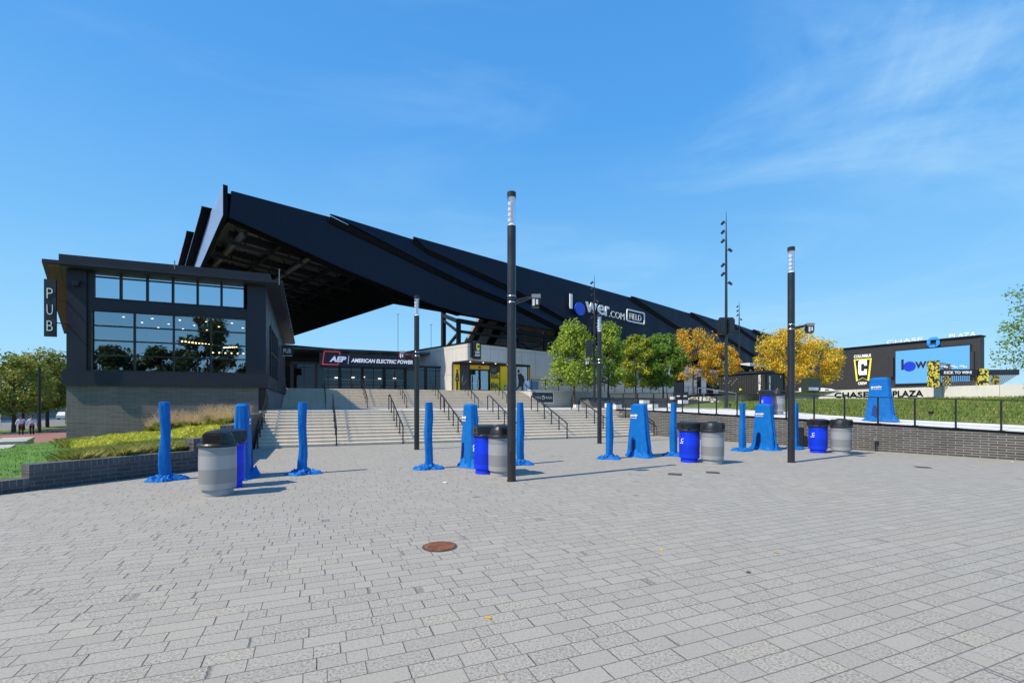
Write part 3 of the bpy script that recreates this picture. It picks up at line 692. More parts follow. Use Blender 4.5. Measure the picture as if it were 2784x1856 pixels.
# garage door: 4 columns x 4 rows
zr = [3.38,4.07,4.76,5.45,6.15]
fr = MB(MS); fr.box(-9.31,-9.25,PB+.02,PB+.2,3.38,6.16); fr.box(-3.17,-3.11,PB+.02,PB+.2,3.38,6.16); fr.box(-9.25,-3.17,PB+.02,PB+.2,6.10,6.16); fr.box(-9.25,-3.17,PB+.02,PB+.2,3.37,3.43)
gd = fr.build('glazed_door', M['pubdark'], pub)
c0, c1 = -9.25, -3.17
for i in range(4):
    l = c0+(c1-c0)*i/4+.035; r = c0+(c1-c0)*(i+1)/4-.035
    if i: m3 = MB(MS); m3.box(l-.07,l,PB+.04,PB+.18,3.43,6.10); m3.build('mullion', M['pubdark'], gd)
    for j in range(4):
        zb = 3.43+.6675*j+(.03 if j else 0); zt = 3.43+.6675*(j+1)-.03
        if j: m3 = MB(MS); m3.box(l,r,PB+.05,PB+.17,zb-.06,zb); m3.build('rail', M['pubdark'], gd)
        ty = (random.random()-.5)*.006; m3 = MB(MS); m3.add([(l,PB+.11,zb),(r,PB+.11+ty,zb),(r,PB+.11+ty,zt),(l,PB+.11,zt)],[(0,1,2,3)]); m3.build('pane', M['glass_low'], gd)
# side window (right wall)
m2 = MB(MS); m2.box(-2.32,-2.2,29.2,29.3,3.4,6.2); m2.box(-2.32,-2.2,34.4,34.5,3.4,6.2); m2.box(-2.32,-2.2,29.3,34.4,6.1,6.2); m2.box(-2.32,-2.2,29.3,34.4,4.7,4.78)
for y in (30.6,31.9,33.2): m2.box(-2.32,-2.2,y-.03,y+.03,3.4,6.1)
wd = m2.build('window', M['pubdark'], pub); m3 = MB(MS); m3.add([(-2.27,29.3,3.4),(-2.27,34.4,3.4),(-2.27,34.4,6.1),(-2.27,29.3,6.1)],[(0,1,2,3)]); m3.build('pane', M['glass_up'], wd)
# interior room
m2 = MB(MS); m2.box(-10,-2.6,36,36.2,3.3,7.6); m2.box(-2.6,-2.55,PB+.5,29.1,3.3,7.6); m2.box(-10,-2.6,PB+.5,36,6.15,6.3); m2.box(-9.95,-9.85,PB+.5,36,3.3,6.15); m2.box(-8.2,-6.6,33,33.6,3.3,4.5); m2.box(-5.5,-3.4,34,34.6,3.3,5.2); m2.build('interior', M['room'], pub)
m2 = MB(MS); m2.box(-10,-2.6,PB+.4,36,3.28,3.36); m2.build('floor', M['room_floor'], pub)
for k in range(13):
    a = -8.6+(k%5)*1.15+.3*(k//5); b = 28.6+1.6*(k//5); m2 = MB(MS); m2.lathe([(.05,6.13),(.05,6.10)],8,(a,b)); m2.build('downlight', M['downlight'], pub)
bulbs = [(-6.4+.13*k,29.5+.12*k,5.15-.0*k) for k in range(10)]+[(-4.6+.11*k,30.3-.1*k,5.0) for k in range(7)]+[(-5.6+.32*k,33,4.95) for k in range(8)]
m2 = MB(MS)
for a, b, z in bulbs: m2.box(a-.03,a+.03,b-.03,b+.03,z-.03,z+.03)
m2.build('string_lights', M['bulb'], pub)
# roof: eave in front, left edge follows the stadium direction, slopes down to the back
EB = 26.4
fl = (-10.76, EB); fl2 = onD(-10.38, EB, 18); b2 = fl2[1]
def zr_(b): return 8.08-(b-EB)*.062
mb = MB(MS); P4 = [fl, (-1.49,EB), (-1.49,b2), fl2]
mb.hexa([(x,y,zr_(y)-.15) for x,y in P4]+[(x,y,zr_(y)) for x,y in P4])
roof = mb.build('roof', M['pubpanel'], pub)
Q4 = [(fl[0]+.12,EB+.1),(-1.6,EB+.1),(-1.6,b2-.1),(fl2[0]+.2,b2-.1)]
Qa = [Q4[0],(-10.2,EB+.1),(-10.2+(fl2[0]-fl[0])*.97,b2-.1),Q4[3]]; Qb = [(-10.19,EB+.1),Q4[1],Q4[2],(-10.19+(fl2[0]-fl[0])*.97,b2-.1)]
for Q_, m_ in ((Qa,'wood'),(Qb,'pubdark')):  # rest of the wood soffit is coloured dark in place of shade
    mb = MB(MS); mb.hexa([(x,y,zr_(y)-.21) for x,y in Q_]+[(x,y,zr_(y)-.152) for x,y in Q_]); mb.build('soffit', M[m_], roof)
u1 = onD(-10.5, 27.3, 14)
mb = MB(MS); P4 = [(-10.55,27.3),(-2.1,27.3),(-2.1,40),(u1[0],40)]
mb.hexa([(x,y,zr_(y)+.05) for x,y in P4]+[(x,y,8.58-(y-27.3)*.045) for x,y in P4]); mb.build('upper_roof', M['pubpanel'], roof)
mb = MB(MS); mb.bar((-1.62,26.2,7.8),(-1.62,26.2,8.6),.04); mb.bar((-6.2,27.2,8.35),(-6.2,27.2,8.75),.04); mb.build('roof_mast', M['poster_g'], roof)
# wall camera on left pier
mb = MB(MS); mb.box(-9.95,-9.65,PB-.18,PB,7.25,7.35); mb.lathe([(.02,7.08),(.11,7.12),(.13,7.25)],12,(-9.8,PB-.12)); mb.build('dome_camera', M['pubdark'], pub)
# PUB blade sign
sg = thing('pub_sign', 'tall black vertical blade sign with white letters PUB', 'sign', S(-10.5,PB+.2,4.8), TS)
mb = MB(MS); mb.box(-10.74,-10.34,26.52,26.62,4.78,7.25); mb.build('sign_box', M['black'], sg)
for ch, z in (('P',6.42),('U',5.72),('B',5.02)):
    mb = MB(MS); mb.text(ch, (-10.64,26.515,z), (1,0,0), (0,0,1), width=.20, height=.44, th=.02, bold=-.018); mb.build('letter', M['white'], sg)
mb = MB(MS); mb.bar((-10.4,26.6,6.4),(-10.1,27.05,6.4),.04); mb.bar((-10.4,26.6,5.4),(-10.1,27.05,5.4),.04); mb.build('bracket', M['rail'], sg)
sg = thing('pub_sign', 'small black square PUB sign hanging under the side eave of the pub', 'sign', S(-1.5,36,5), TS)
mb = MB(MS); mb.box(-2.2,-1.45,38,38.1,5.35,6.15); mb.build('sign_box', M['black'], sg)
mb = MB(MS); mb.text('PUB', (-2.08,37.995,5.58), (1,0,0), (0,0,1), width=.5, height=.32, th=.02); mb.build('lettering', M['white'], sg)
mb = MB(MS); mb.box(-2.15,-1.5,37.99,38.0,5.37,5.40); mb.build('underline', M['white'], sg)

# ------------------------------------------------------------ STADIUM
st = thing('stadium_building', 'huge navy stadium roof with diagonal overlapping cladding above a dark stand', 'stadium', TR_(-19.7,0,1.6), TH)
ZT = 16.17
low = [(-19.75,14.38),(-16.07,13.47),(-11.91,12.41),(-6.99,11.41),(-3.75,10.77),(-.56,10.42),(4.9,10.22),(13.1,10.2),(22.8,9.8),(40,9.7),(60,9.7),(121,9.7)]
def lowz(s):
    for p, q in zip(low, low[1:]):
        if s <= q[0]: return p[1]+(q[1]-p[1])*(s-p[0])/(q[0]-p[0])
    return low[-1][1]
# seam: s at top -> s at low edge
seams = [(-19.72,None),(-13.2,[( -13.2,16.12),(-3.7,14.0),(.4,13.1),(4.9,12.4),(14.5,10.2)]),(-6.0,[(-6.0,16.15),(-4.7,15.55),(4.9,13.95),(14.5,11.4),(22.5,9.9)]),
         (27.1,[(27.1,16.2),(42.6,12.9),(57.8,9.7)]),(43.5,[(43.5,16.2),(54.8,14.0),(78,9.7)]),(59.7,[(59.7,16.2),(71.7,14.0),(96,9.7)]),(68.4,[(68.4,16.2),(80,14.0),(104,9.7)]),(84,[(84,16.2),(95,14.0),(118,9.7)])]
lines = [x[1] for x in seams[1:]]
def panel(mb, poly, y0, y1, th=.25):
    """poly in (s,z); y0 offset for left edge pts, y1 for right; given as list of (s,z,y)"""
    n = len(poly); vs = [(s_, y, z) for s_, z, y in poly]+[(s_, y+th, z) for s_, z, y in poly]
    mb.add(vs, [tuple(range(n)), tuple(range(2*n-1, n-1, -1))]+[(i, n+i, n+(i+1)%n, (i+1)%n) for i in range(n)])
def low_between(a, b): return [(s_, z) for s_, z in low if a+.01 < s_ < b-.01]
prev = [(-19.72,16.12),(-19.85,14.38)]
for i, ln in enumerate(lines+[[(121,16.2),(121,9.7)]]):
    # polygon from prev line (left/lower) to this seam (right/upper) ; left border = prev line downwards, bottom edge, seam upwards
    sl = prev; sr = ln
    zt = ZT+.12*(i > 0)
    pts = [(sl[0][0], zt if i else ZT, -.34 if i else 0)]
    pts += [(s_, z, -.34 if i else 0) for s_, z in sl[1:-1]] + [(sl[-1][0], sl[-1][1], -.2 if i else 0)]
    pts += [(s_, z, 0.) for s_, z in low_between(sl[-1][0], sr[-1][0])]
    pts += [(s_, z, 0.) for s_, z in reversed(sr)]
    pts[-1] = (pts[-1][0], ZT, 0.)
    mb = MB(MR); panel(mb, pts, 0, 0); mb.build('roof_panel', M['roof_skin'], st)
    # dark reveal strip under each seam
    if i < len(lines):
        mb = MB(MR)
        for p, q in zip(ln, ln[1:]):
            L = math.hypot(q[0]-p[0], q[1]-p[1]); nx, nz = (q[1]-p[1])/L*.42, -(q[0]-p[0])/L*.42
            nx, nz = (-abs(nx), -abs(nz))
            mb.hexa([(p[0]+nx,-.10,p[1]+nz),(q[0]+nx,-.10,q[1]+nz),(q[0]+nx,.1,q[1]+nz),(p[0]+nx,.1,p[1]+nz),(p[0],-.33,p[1]),(q[0],-.27,q[1]),(q[0],.1,q[1]),(p[0],.1,p[1])])
        mb.build('panel_edge', M['roof_edge'], st)
    prev = ln
# roof top sheet
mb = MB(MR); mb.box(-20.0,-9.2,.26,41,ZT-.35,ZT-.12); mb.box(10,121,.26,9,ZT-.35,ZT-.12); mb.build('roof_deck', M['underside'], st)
# far end wall
mb = MB(MR); mb.box(120.6,121,.3,41,3,ZT-.4); mb.build('end_wall', M['roof_skin'], st)
# end fascia (left): long overlapping panels whose front edges run diagonally down to the back
def end_panel(near, far, o0, o1):
    """near / far: (t,z) polylines of equal ends, top to bottom; the near edge stands proud by o0"""
    vs = []; P = [(t_, z, o0) for t_, z in near]+[(t_, z, o1) for t_, z in reversed(far)]; n = len(P)
    vs = [(-20.0-o, t_, z) for t_, z, o in P]+[(-19.95, t_, z) for t_, z, o in P]
    mb = MB(MR); mb.add(vs, [tuple(range(n-1,-1,-1)), tuple(range(n,2*n))]+[(i, (i+1)%n, n+(i+1)%n, n+i) for i in range(n)]); mb.build('end_panel', M['roof_end'], st)
    mb = MB(MR)
    for p, q in zip(near, near[1:]):
        e = .03; mb.hexa([(-20.0-o0-.01, p[0]-e, p[1]-e*2),(-19.95, p[0]-e, p[1]-e*2),(-19.95, p[0]+.01, p[1]),(-20.0-o0-.01, p[0]+.01, p[1]),
                          (-20.0-o0-.01, q[0]-e, q[1]-e*2),(-19.95, q[0]-e, q[1]-e*2),(-19.95, q[0]+.01, q[1]),(-20.0-o0-.01, q[0]+.01, q[1])])
    mb.build('panel_edge', M['roof_edge'], st)
end_panel([(0,16.45),(0,14.42),(21,10.0)], [(5.3,16.12),(20.6,10.65),(21,10.2)], .22, .04)
end_panel([(5.0,16.45),(5.6,16.1),(20.6,10.7)], [(12.0,16.12),(26,11.1),(25,10.8)], .62, .10)
end_panel([(11.7,16.45),(12.3,16.1),(26,11.2)], [(22,16.12),(33,12.0),(32,11.6)], .62, .10)
# corner: dark lower soffit sloping from the end edge down to the truss
def und(s): return 14.2+( -14.2+10.7)*max(0, min(1, (s+19.6)/12.6))
mb = MB(MR)      # front lower dark girder behind the fascia
for p, q in zip(low[:6], low[1:6]):
    mb.hexa([(p[0],.3,p[1]-.10),(q[0],.3,q[1]-.12),(q[0],.9,q[1]-.12),(p[0],.9,p[1]-.10),(p[0],.3,p[1]+.6),(q[0],.3,q[1]+.6),(q[0],.9,q[1]+.6),(p[0],.9,p[1]+.6)])
mb.build('edge_girder', M['underside'], st)
# deck seen from below near the outer corner and the sloping black soffit further in
mb = MB(MR)
mb.hexa([(-19.6,.9,14.55),(-9.0,.9,13.9),(-9.0,40,13.9),(-19.6,40,14.55),(-19.6,.9,14.7),(-9.0,.9,14.1),(-9.0,40,14.1),(-19.6,40,14.7)])
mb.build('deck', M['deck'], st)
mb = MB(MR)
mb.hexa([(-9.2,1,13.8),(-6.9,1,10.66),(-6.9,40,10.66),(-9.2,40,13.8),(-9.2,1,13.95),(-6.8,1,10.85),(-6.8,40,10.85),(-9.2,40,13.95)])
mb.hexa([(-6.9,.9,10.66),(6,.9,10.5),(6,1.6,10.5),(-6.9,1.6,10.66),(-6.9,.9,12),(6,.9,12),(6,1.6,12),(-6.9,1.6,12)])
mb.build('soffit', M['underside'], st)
for k in range(9):      # rafters along s, below the deck
    t_ = 2.5+k*4.3; mb = MB(MR); mb.bar((-19.4,t_,14.0),(-8.5,t_,13.1),.22,.5)
    for j in range(7): s_ = -19+j*1.5; mb.bar((s_,t_,14.45-.055*(s_+19.4)),(s_+.75,t_,13.5-.085*(s_+19.4)),.08)
    mb.bar((-19.4,t_,13.45),(-8.5,t_,12.5),.18,.22)
    mb.build('rafter', M['steel'], st)
for k in range(5):
    s_ = -18.6+k*2.3; z = 14.1-.085*(s_+19.4); mb = MB(MR); mb.bar((s_,1.1,z-.2),(s_,39,z-.2),.18,.35); mb.build('purlin', M['steel'], st)
mb = MB(MR); mb.tube([(-18.8,1.2,13.75),(-18.8,38,13.6)], .22, 12); mb.tube([(-14.2,1.2,13.1),(-14.2,38,13.0)], .18, 12); mb.build('edge_tube', M['steel_l'], st)
for k in range(14):
    mb = MB(MR); t_ = 1.6+k*.85; mb.bar((-18.3,t_,14.35),(-16.4,t_,14.25),.06,.10); mb.build('louvre', M['poster_g'], st)
# truss and columns under the fascia above the shop
tr = MB(MR)
def trz(s): return lowz(s)-.12
tr.bar((1.95,6.9,3.2),(1.95,6.9,12.2),.40,.40)
tr.bar((-.3,1.2,9.95),(14,1.2,9.55),.32,.4); tr.bar((14,1.2,9.55),(60,1.2,9.3),.32,.4)
cols = [(-.1,7.9),(7.9,8),(11.9,8),(20,8),(24,8),(32,8)]
for s_, zb in cols: tr.bar((s_,1.3,6.9),(s_,1.3,10.1),.34,.34)
tr.bar((1.95,6.9,11.5),(-.1,1.3,9.9),.3,.36); tr.bar((1.95,6.9,11.0),(-.1,1.3,8.85),.22); tr.bar((-.1,1.3,8.8),(1.8,6.2,7.9),.24)
tr.bar((-.1,1.3,8.95),(36,1.3,8.75),.22,.26)
for s_ in (7.9,20,32): tr.bar((s_-2.6,1.3,9.7),(s_+1.6,1.3,8.1),.22); tr.bar((s_+4,1.3,8.75),(s_+1.5,1.3,8.0),.2); tr.bar((s_+3.9,1.3,8.8),(s_+6.5,1.3,9.7),.2)
tr.build('truss', M['steel'], st)
# raked stand underside behind the truss (brownish grey with black stripes)
mb = MB(MR); mb.hexa([(1.75,3.9,6.9),(60,3.9,6.9),(60,4.3,6.9),(1.75,4.3,6.9),(4.2,2.4,12.0),(60,2.4,12.0),(60,2.8,12.1),(4.2,2.8,12.1)]); mb.build('stand_underside', mat('raked_stand', (.26,.235,.21), .8, var=.2, vs=.6), st)
for k, s_ in enumerate((2.1,4.1,13.5,15.4,25.4,27.2,37.4,39.4)):
    wd_ = .55 if k % 2 == 0 else 1.0; mb = MB(MR); mb.hexa([(s_+.3,3.75,6.9),(s_+.3+wd_,3.75,6.9),(s_+.3+wd_,4.0,6.9),(s_+.3,4.0,6.9),(s_+2.7,2.2,12.0),(s_+2.7+wd_,2.2,12.0),(s_+2.7+wd_,2.5,12.1),(s_+2.7,2.5,12.1)])
    mb.build('raker_beam', M['roof_edge'], st)
# dark band directly under the fascia on the right half
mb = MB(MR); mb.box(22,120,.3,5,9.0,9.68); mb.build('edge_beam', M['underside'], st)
# far stand seen through the opening
fs = thing('far_stand', 'low black roof edge of the far stand behind the entrance gate', 'stand', T(0,30,3), TH)
tt = 38; ox = T(0,tt)
mb = MB(MT); mb.hexa([(-16,tt,8),(22,tt,8),(22,tt+8,8),(-16,tt+8,8),(-16,tt,10.75),(22,tt,10.6),(22,tt+8,10.4),(-16,tt+8,10.5)]); mb.box(-16,22,tt+2,tt+3,3,8); mb.build('stand_roof', M['underside'], fs)
mb = MB(MT); mb.prism([(-13.5,3.2),(-3,3.2),(-3,5.2),(-13.3,8.9)], tt-6, tt-5.6, 'y'); mb.build('stand_end', M['seatgrey'], fs)
for k in range(7):
    mb = MB(MT); mb.box(-3,20,tt-6+.6*k,tt-5.5+.6*k,3.2,4.0+.35*k); mb.build('seating_row', M['steel_l'], fs)

# lettering on the stadium
lg = thing('stadium_sign', 'large white lower.com FIELD lettering with a blue dot on the navy stadium roof', 'sign', TR_(14.6,-.6,12.6), TH)
def tx(body, s0, z0, wd_, ht, m_=None, name='letter', bold=.012, y=-.62):
    mb = MB(MR); mb.text(body, (s0,y,z0), (1,0,0), (0,0,1), width=wd_, height=ht, th=.12 if len(body) == 1 else .04, bold=bold); return mb.build(name, m_ or M['white'], lg)
tx('l', 14.05, 12.80, .42, 1.68)
mb = MB(MR); mb.lathe([(.70,0),(.70,.14)], 36); mb.v = [Vector((15.85+v.x*1.28,-.62-v.z,12.98+v.y*1.08)) for v in mb.v]; mb.build('dot', M['blue_disc'], lg)
tx('w', 16.95, 12.83, 2.15, 1.20); tx('e', 19.3, 12.80, 1.25, 1.24); tx('r', 20.75, 12.80, .82, 1.24)
tx('.COM', 21.65, 12.78, 3.3, .84, bold=.0)
tx('FIELD', 26.1, 13.10, 2.75, .76, bold=-.004)
mb = MB(MR)
def ring(mb, s0, s1, z0, z1, w_, rr=.28, y=-.62, th=.12):
    def rp(i, s0, s1, z0, z1, r):
        o_ = []
        for cx, cz, a0 in ((s1-r,z1-r,0),(s0+r,z1-r,90),(s0+r,z0+r,180),(s1-r,z0+r,270)):
            for k in range(5): a = R(a0+k*22.5); o_.append((cx+r*math.cos(a), cz+r*math.sin(a)))
        return o_
    A_ = rp(0,s0,s1,z0,z1,rr); B_ = rp(0,s0+w_,s1-w_,z0+w_,z1-w_,max(.05,rr-w_)); n = len(A_)
    vs = [(a,y-th,b) for a,b in A_]+[(a,y-th,b) for a,b in B_]+[(a,y,b) for a,b in A_]+[(a,y,b) for a,b in B_]
    fs = []
    for i in range(n):
        j = (i+1)%n; fs += [(i,j,n+j,n+i),(i,2*n+i,2*n+j,j),(n+i,n+j,3*n+j,3*n+i)]
    mb.add(vs, fs)
ring(mb, 25.35, 29.6, 12.68, 14.32, .17); mb.build('frame', M['white'], lg)

# ------------------------------------------------------------ SHOP (concrete corner)
s0, t0 = 1.51, 2.0
sh = thing('shop_building', 'concrete corner shop with yellow posters, glass doors and an overhanging upper panel', 'shop', T(s0,t0,ZU), TH)
mb = MB(MT)
mb.box(s0,60,t0,t0+.4,6.3,8.02)                     # right upper band
mb.box(s0,s0+.4,t0+.4,t0+12,6.3,8.02)               # left upper band
mb.box(s0,s0+.4,t0+2.65,t0+12,ZU-.1,6.3)            # left lower wall
mb.box(10.33,60,t0,t0+.4,ZU-.1,6.3)                 # right lower wall
mb.build('concrete_wall', M['conc'], sh)
mb = MB(MT); mb.box(s0-.06,60,t0-.06,t0+.5,8.02,8.16); mb.box(s0-.06,s0+.5,t0+.5,t0+12,8.02,8.16); mb.build('parapet_cap', M['roof_edge'], sh)
mb = MB(MT); mb.box(s0+.4,60,t0+.4,t0+12,7.8,8.0); mb.build('roof', M['underside'], sh)
mb = MB(MT); mb.prism([(s0+.02,t0+.02),(10.33,t0+.02),(10.33,t0+.4),(s0+.4,t0+3.2),(s0+.02,t0+3.2)],6.25,6.30); mb.build('soffit', M['steel_l'], sh)
for k in range(4):
    m2 = MB(MT); m2.lathe([(.07,6.2),(.07,6.218)],10,(2.2+k*1.7,t0+.45)); m2.build('downlight', M['downlight'], sh)
# set-back shopfront, parallel to the steps, under the overhanging corner
MF = Matrix.Translation((-6.28,49.5,0)) @ Matrix.Rotation(R(25.115), 4, 'Z')
def pan(a0, a1, z0, z1, m_, name, y=0., par=None, th=.05, fr=None):
    mb = MB(fr or MF); mb.box(a0, a1, y-th, y, z0, z1); return mb.build(name, m_, par or sh)
def letter_C(mb, cx, z, wd_, ht, y0, y1):
    mb.box(cx, cx+wd_*.32, y0, y1, z+ht*.08, z+ht*.92); mb.box(cx+wd_*.08, cx+wd_*.95, y0-.003, y1+.003, z+ht*.74, z+ht); mb.box(cx+wd_*.08, cx+wd_*.95, y0-.003, y1+.003, z, z+ht*.26); mb.box(cx+wd_*.66, cx+wd_*.96, y0-.006, y1+.006, z+ht*.18, z+ht*.38); mb.box(cx+wd_*.66, cx+wd_*.96, y0-.006, y1+.006, z+ht*.62, z+ht*.82)
Z0 = ZU+.02; ZH = 6.05
pan(0, 9.18, ZU, 6.22, M['pubdark'], 'shopfront_frame', .14, th=.1)
pan(0, 9.18, ZH+.02, 6.24, M['pubdark'], 'head_rail', .04, th=.12)
for x_ in (0,.89,1.9,4.25,5.44,7.4,8.9,9.1): pan(x_-.03, x_+.05, ZU, ZH+.02, M['pubdark'], 'mullion', .03, th=.10)
yp0 = pan(.2, .84, Z0, ZH, M['yellow'], 'yellow_poster')
mb = MB(MF); y0_, y1_ = -.075, -.052
mb.prism([(.53+.10*math.cos(R(a)),5.42+.14*math.sin(R(a))) for a in range(0,360,30)], y0_, y1_, 'y')
mb.prism([(.33,4.35),(.40,5.05),(.48,5.28),(.60,5.28),(.70,5.05),(.76,4.35),(.66,4.3),(.62,4.6),(.44,4.6),(.41,4.3)], y0_-.003, y1_, 'y')
mb.box(.44,.64,y0_-.006,y1_,Z0+.1,4.5); mb.build('figure_print', M['poster_d'], yp0)
pd = pan(.96, 1.85, Z0, ZH, M['poster_d'], 'dark_poster')
mb = MB(MF)
for k in range(12):
    a = R(100+k*7); mb.bar((1.85+.75*math.cos(a),-.06,Z0+.9+1.7*math.sin(a)),(1.85+.75*math.cos(a+R(7)),-.06,Z0+.9+1.7*math.sin(a+R(7))),.10,.01)
mb.bar((1.1,-.06,Z0+.6),(1.8,-.06,Z0+1.4),.08,.01); mb.build('arc_print', M['poster_g'], pd)
hd = pan(1.96, 4.2, 5.62, ZH, M['orange'], 'door_header')
mb = MB(MF); mb.prism([(2.88,5.72),(3.24,5.72),(3.12,5.94),(3.03,5.94)], -.075, -.052, 'y'); mb.build('mark', M['poster_d'], hd)
for k, (a0, a1) in enumerate(((2.0,3.02),(3.1,4.14))):
    m2 = MB(MF); m2.box(a0,a0+.09,-.08,0,Z0,5.58); m2.box(a1-.09,a1,-.08,0,Z0,5.58); m2.box(a0+.09,a1-.09,-.08,0,5.46,5.58); m2.box(a0+.09,a1-.09,-.08,0,Z0,Z0+.18)
    dr = m2.build('door', M['pubdark'], sh); m3 = MB(MF); m3.add([(a0+.09,-.04,Z0+.18),(a1-.09,-.04,Z0+.18),(a1-.09,-.04,5.46),(a0+.09,-.04,5.46)],[(0,1,2,3)]); m3.build('pane', M['glass_low'], dr)
    hx = a1-.14 if k == 0 else a0+.14; m3 = MB(MF); m3.bar((hx,-.14,Z0+.45),(hx,-.14,Z0+1.25),.05); m3.bar((a0+.1,-.12,Z0+.85),(a1-.1,-.12,Z0+.85),.04); m3.bar((a0+.1,-.12,Z0+1.75),(a1-.1,-.12,Z0+1.75),.025); m3.build('handle', M['steel_band'], dr)
yp = pan(4.32, 5.40, Z0, ZH, M['yellow'], 'yellow_poster'); yp2 = pan(5.5, 7.35, Z0, ZH, M['yellow'], 'yellow_poster')
for z in (Z0+1.42, Z0+.42):
    mb = MB(MF); mb.text('REAL', (4.38,-.052,z), (1,0,0), (0,0,1), width=.98, height=.50, th=.02, bold=.035); mb.build('lettering', M['poster_d'], yp)
mb = MB(MF); mb.prism([(4.33,5.22),(4.8,5.08),(5.38,5.40),(5.38,ZH-.01),(4.33,ZH-.01)], -.07, -.052, 'y'); mb.build('dark_print', M['poster_d'], yp)
mb = MB(MF)
for k in range(3): mb.box(4.45,5.0,-.09,-.072,5.42+.16*k,5.48+.16*k)
mb.build('print_lines', M['poster_g'], yp)
mb = MB(MF); mb.box(5.98,6.33,-.07,-.052,Z0+.05,Z0+.72); mb.build('crest_print', M['poster_d'], yp2)
mb = MB(MF); letter_C(mb, 6.03, Z0+.18, .26, .42, -.09, -.072); mb.build('crest_letter', M['white'], yp2)
wp_ = pan(7.45, 8.05, Z0, ZH, M['poster_w'], 'white_poster'); wp2 = pan(8.1, 8.8, Z0, ZH, M['poster_w'], 'white_poster')
pan(8.94, 9.06, Z0, ZH, M['yellow'], 'yellow_strip')
mb = MB(MF); y0_, y1_ = -.075, -.052
mb.prism([(7.72+.13*math.cos(R(a)),5.55+.20*math.sin(R(a))) for a in range(0,360,30)], y0_, y1_, 'y')
mb.prism([(7.6,5.2),(7.95,5.32),(8.35,5.0),(8.5,4.5),(8.35,4.3),(8.1,4.25),(7.75,4.3)], y0_-.003, y1_, 'y')
mb.prism([(7.7,4.32),(8.3,4.3),(8.35,3.95),(8.0,3.8),(7.7,4.0)], y0_-.006, y1_, 'y'); mb.prism([(7.75,4.05),(7.9,3.85),(7.6,3.55),(7.47,3.6)], y0_-.009, y1_, 'y'); mb.prism([(8.1,3.9),(8.3,3.9),(8.28,3.3),(8.15,3.3)], y0_-.009, y1_, 'y'); mb.build('figure_print', M['poster_d'], wp_)
# blade sign at the corner
bs = thing('shop_sign', 'tall black blade sign with yellow crest and white lettering on the shop corner', 'sign', T(2.0,t0-.4,6.2), TH)
mb = MB(MT); mb.box(2.05,2.95,t0-.35,t0-.12,6.42,8.3); mb.box(1.85,2.05,t0-.2,t0-.02,6.55,8.1); mb.build('sign_box', M['black'], bs)
mb = MB(MT); letter_C(mb, 2.35, 7.42, .42, .6, t0-.38, t0-.352); mb.box(2.42,2.72,t0-.375,t0-.352,7.3,7.42); mb.build('crest', M['yellow2'], bs)
for tx_, z in (('CREW',7.02),('SHOP',6.72)):
    mb = MB(MT); mb.text(tx_, (2.2,t0-.352,z), (1,0,0), (0,0,1), width=.62, height=.22, th=.02, bold=.03); mb.build('lettering', M['white'], bs)
# dark openings right of the shop
for a0, a1 in ((42.5,45.6),(50,51.5),(53.5,56)): pan(a0, a1, ZU, 6.6, M['roof_edge'], 'doorway', y=t0-.01, th=.04, fr=MT)
# light wall beyond
fb = thing('stadium_annex', 'taupe clad wing with a flat overhanging roof behind the orange trees', 'building', T(60,t0,ZU), TH)
mb = MB(MT); mb.box(60.2,118,t0+.3,t0+10,ZU-.2,8.4); mb.build('wall', M['taupe'], fb)
mb = MB(MT); mb.box(58,118,t0-3.0,t0+10,8.4,9.0); mb.build('roof', M['roof_edge'], fb)
mb = MB(MT); mb.box(66,80,t0-2.5,t0+3,9.01,9.7); mb.box(83,92,t0-2.0,t0+3,9.01,9.5); mb.build('roof_plant', M['white_conc'], fb)
for s_ in (66,76,88,100): mb = MB(MT); mb.bar((s_,t0-2.6,ZU),(s_,t0-2.6,8.4),.22); mb.build('column', M['white_conc'], fb)

# retaining wall of the upper terrace with name board
rw = thing('terrace_wall', 'pale cast concrete terrace wall beside the top of the upper steps', 'wall', T(5.9,tw,ZL), TH)
mb = MB(MT); mb.box(5.7,62,tw-.3,tw,ZL-.1,ZU+.02); mb.build('wall_body', M['conc2'], rw)
mb = MB(MT); mb.box(5.62,62,tw-.33,tw+.03,ZU+.02,ZU+.09); mb.build('coping', M['white_conc'], rw)
nb = thing('name_board', 'navy board reading CHASE PLAZA fixed to the concrete terrace wall', 'sign', T(6.5,tw-.35,ZL+.2), TH)
mb = MB(MT); mb.box(5.75,8.95,tw-.36,tw-.34,1.98,3.14); mb.build('border', M['white'], nb)
mb = MB(MT); mb.box(5.85,8.85,tw-.39,tw-.362,2.06,3.06); mb.build('panel', mat('board_navy', (.035,.045,.065), .5), nb)
mb = MB(MT); mb.text('CHASE', (6.1,tw-.392,2.43), (1,0,0), (0,0,1), width=.95, height=.24, th=.01); mb.build('lettering', M['white'], nb); mb = MB(MT); mb.text('PLAZA', (7.75,tw-.392,2.43), (1,0,0), (0,0,1), width=.95, height=.24, th=.01)
mb.build('lettering', M['white'], nb)
def octo(mb, cx, cz, r, y0, y1, f):
    """four blades round a square hole"""
    for k in range(4):
        a = k*math.pi/2; c, s_ = math.cos(a), math.sin(a)
        q = [(-.42*r,1.0*r),(.55*r,1.0*r),(1.0*r,.55*r),(1.0*r,.42*r),(-.42*r,.42*r)]
        q = [(-.35*r,r),(.5*r,r),(.95*r,.46*r),(-.35*r,.46*r)]
        mb.prism([(cx+c*x-s_*z, cz+s_*x+c*z) for x, z in q], y0, y1, 'y')
mb = MB(MT); octo(mb, 7.38, 2.55, .2, tw-.405, tw-.392, 0); mb.build('emblem', M['white'], nb)
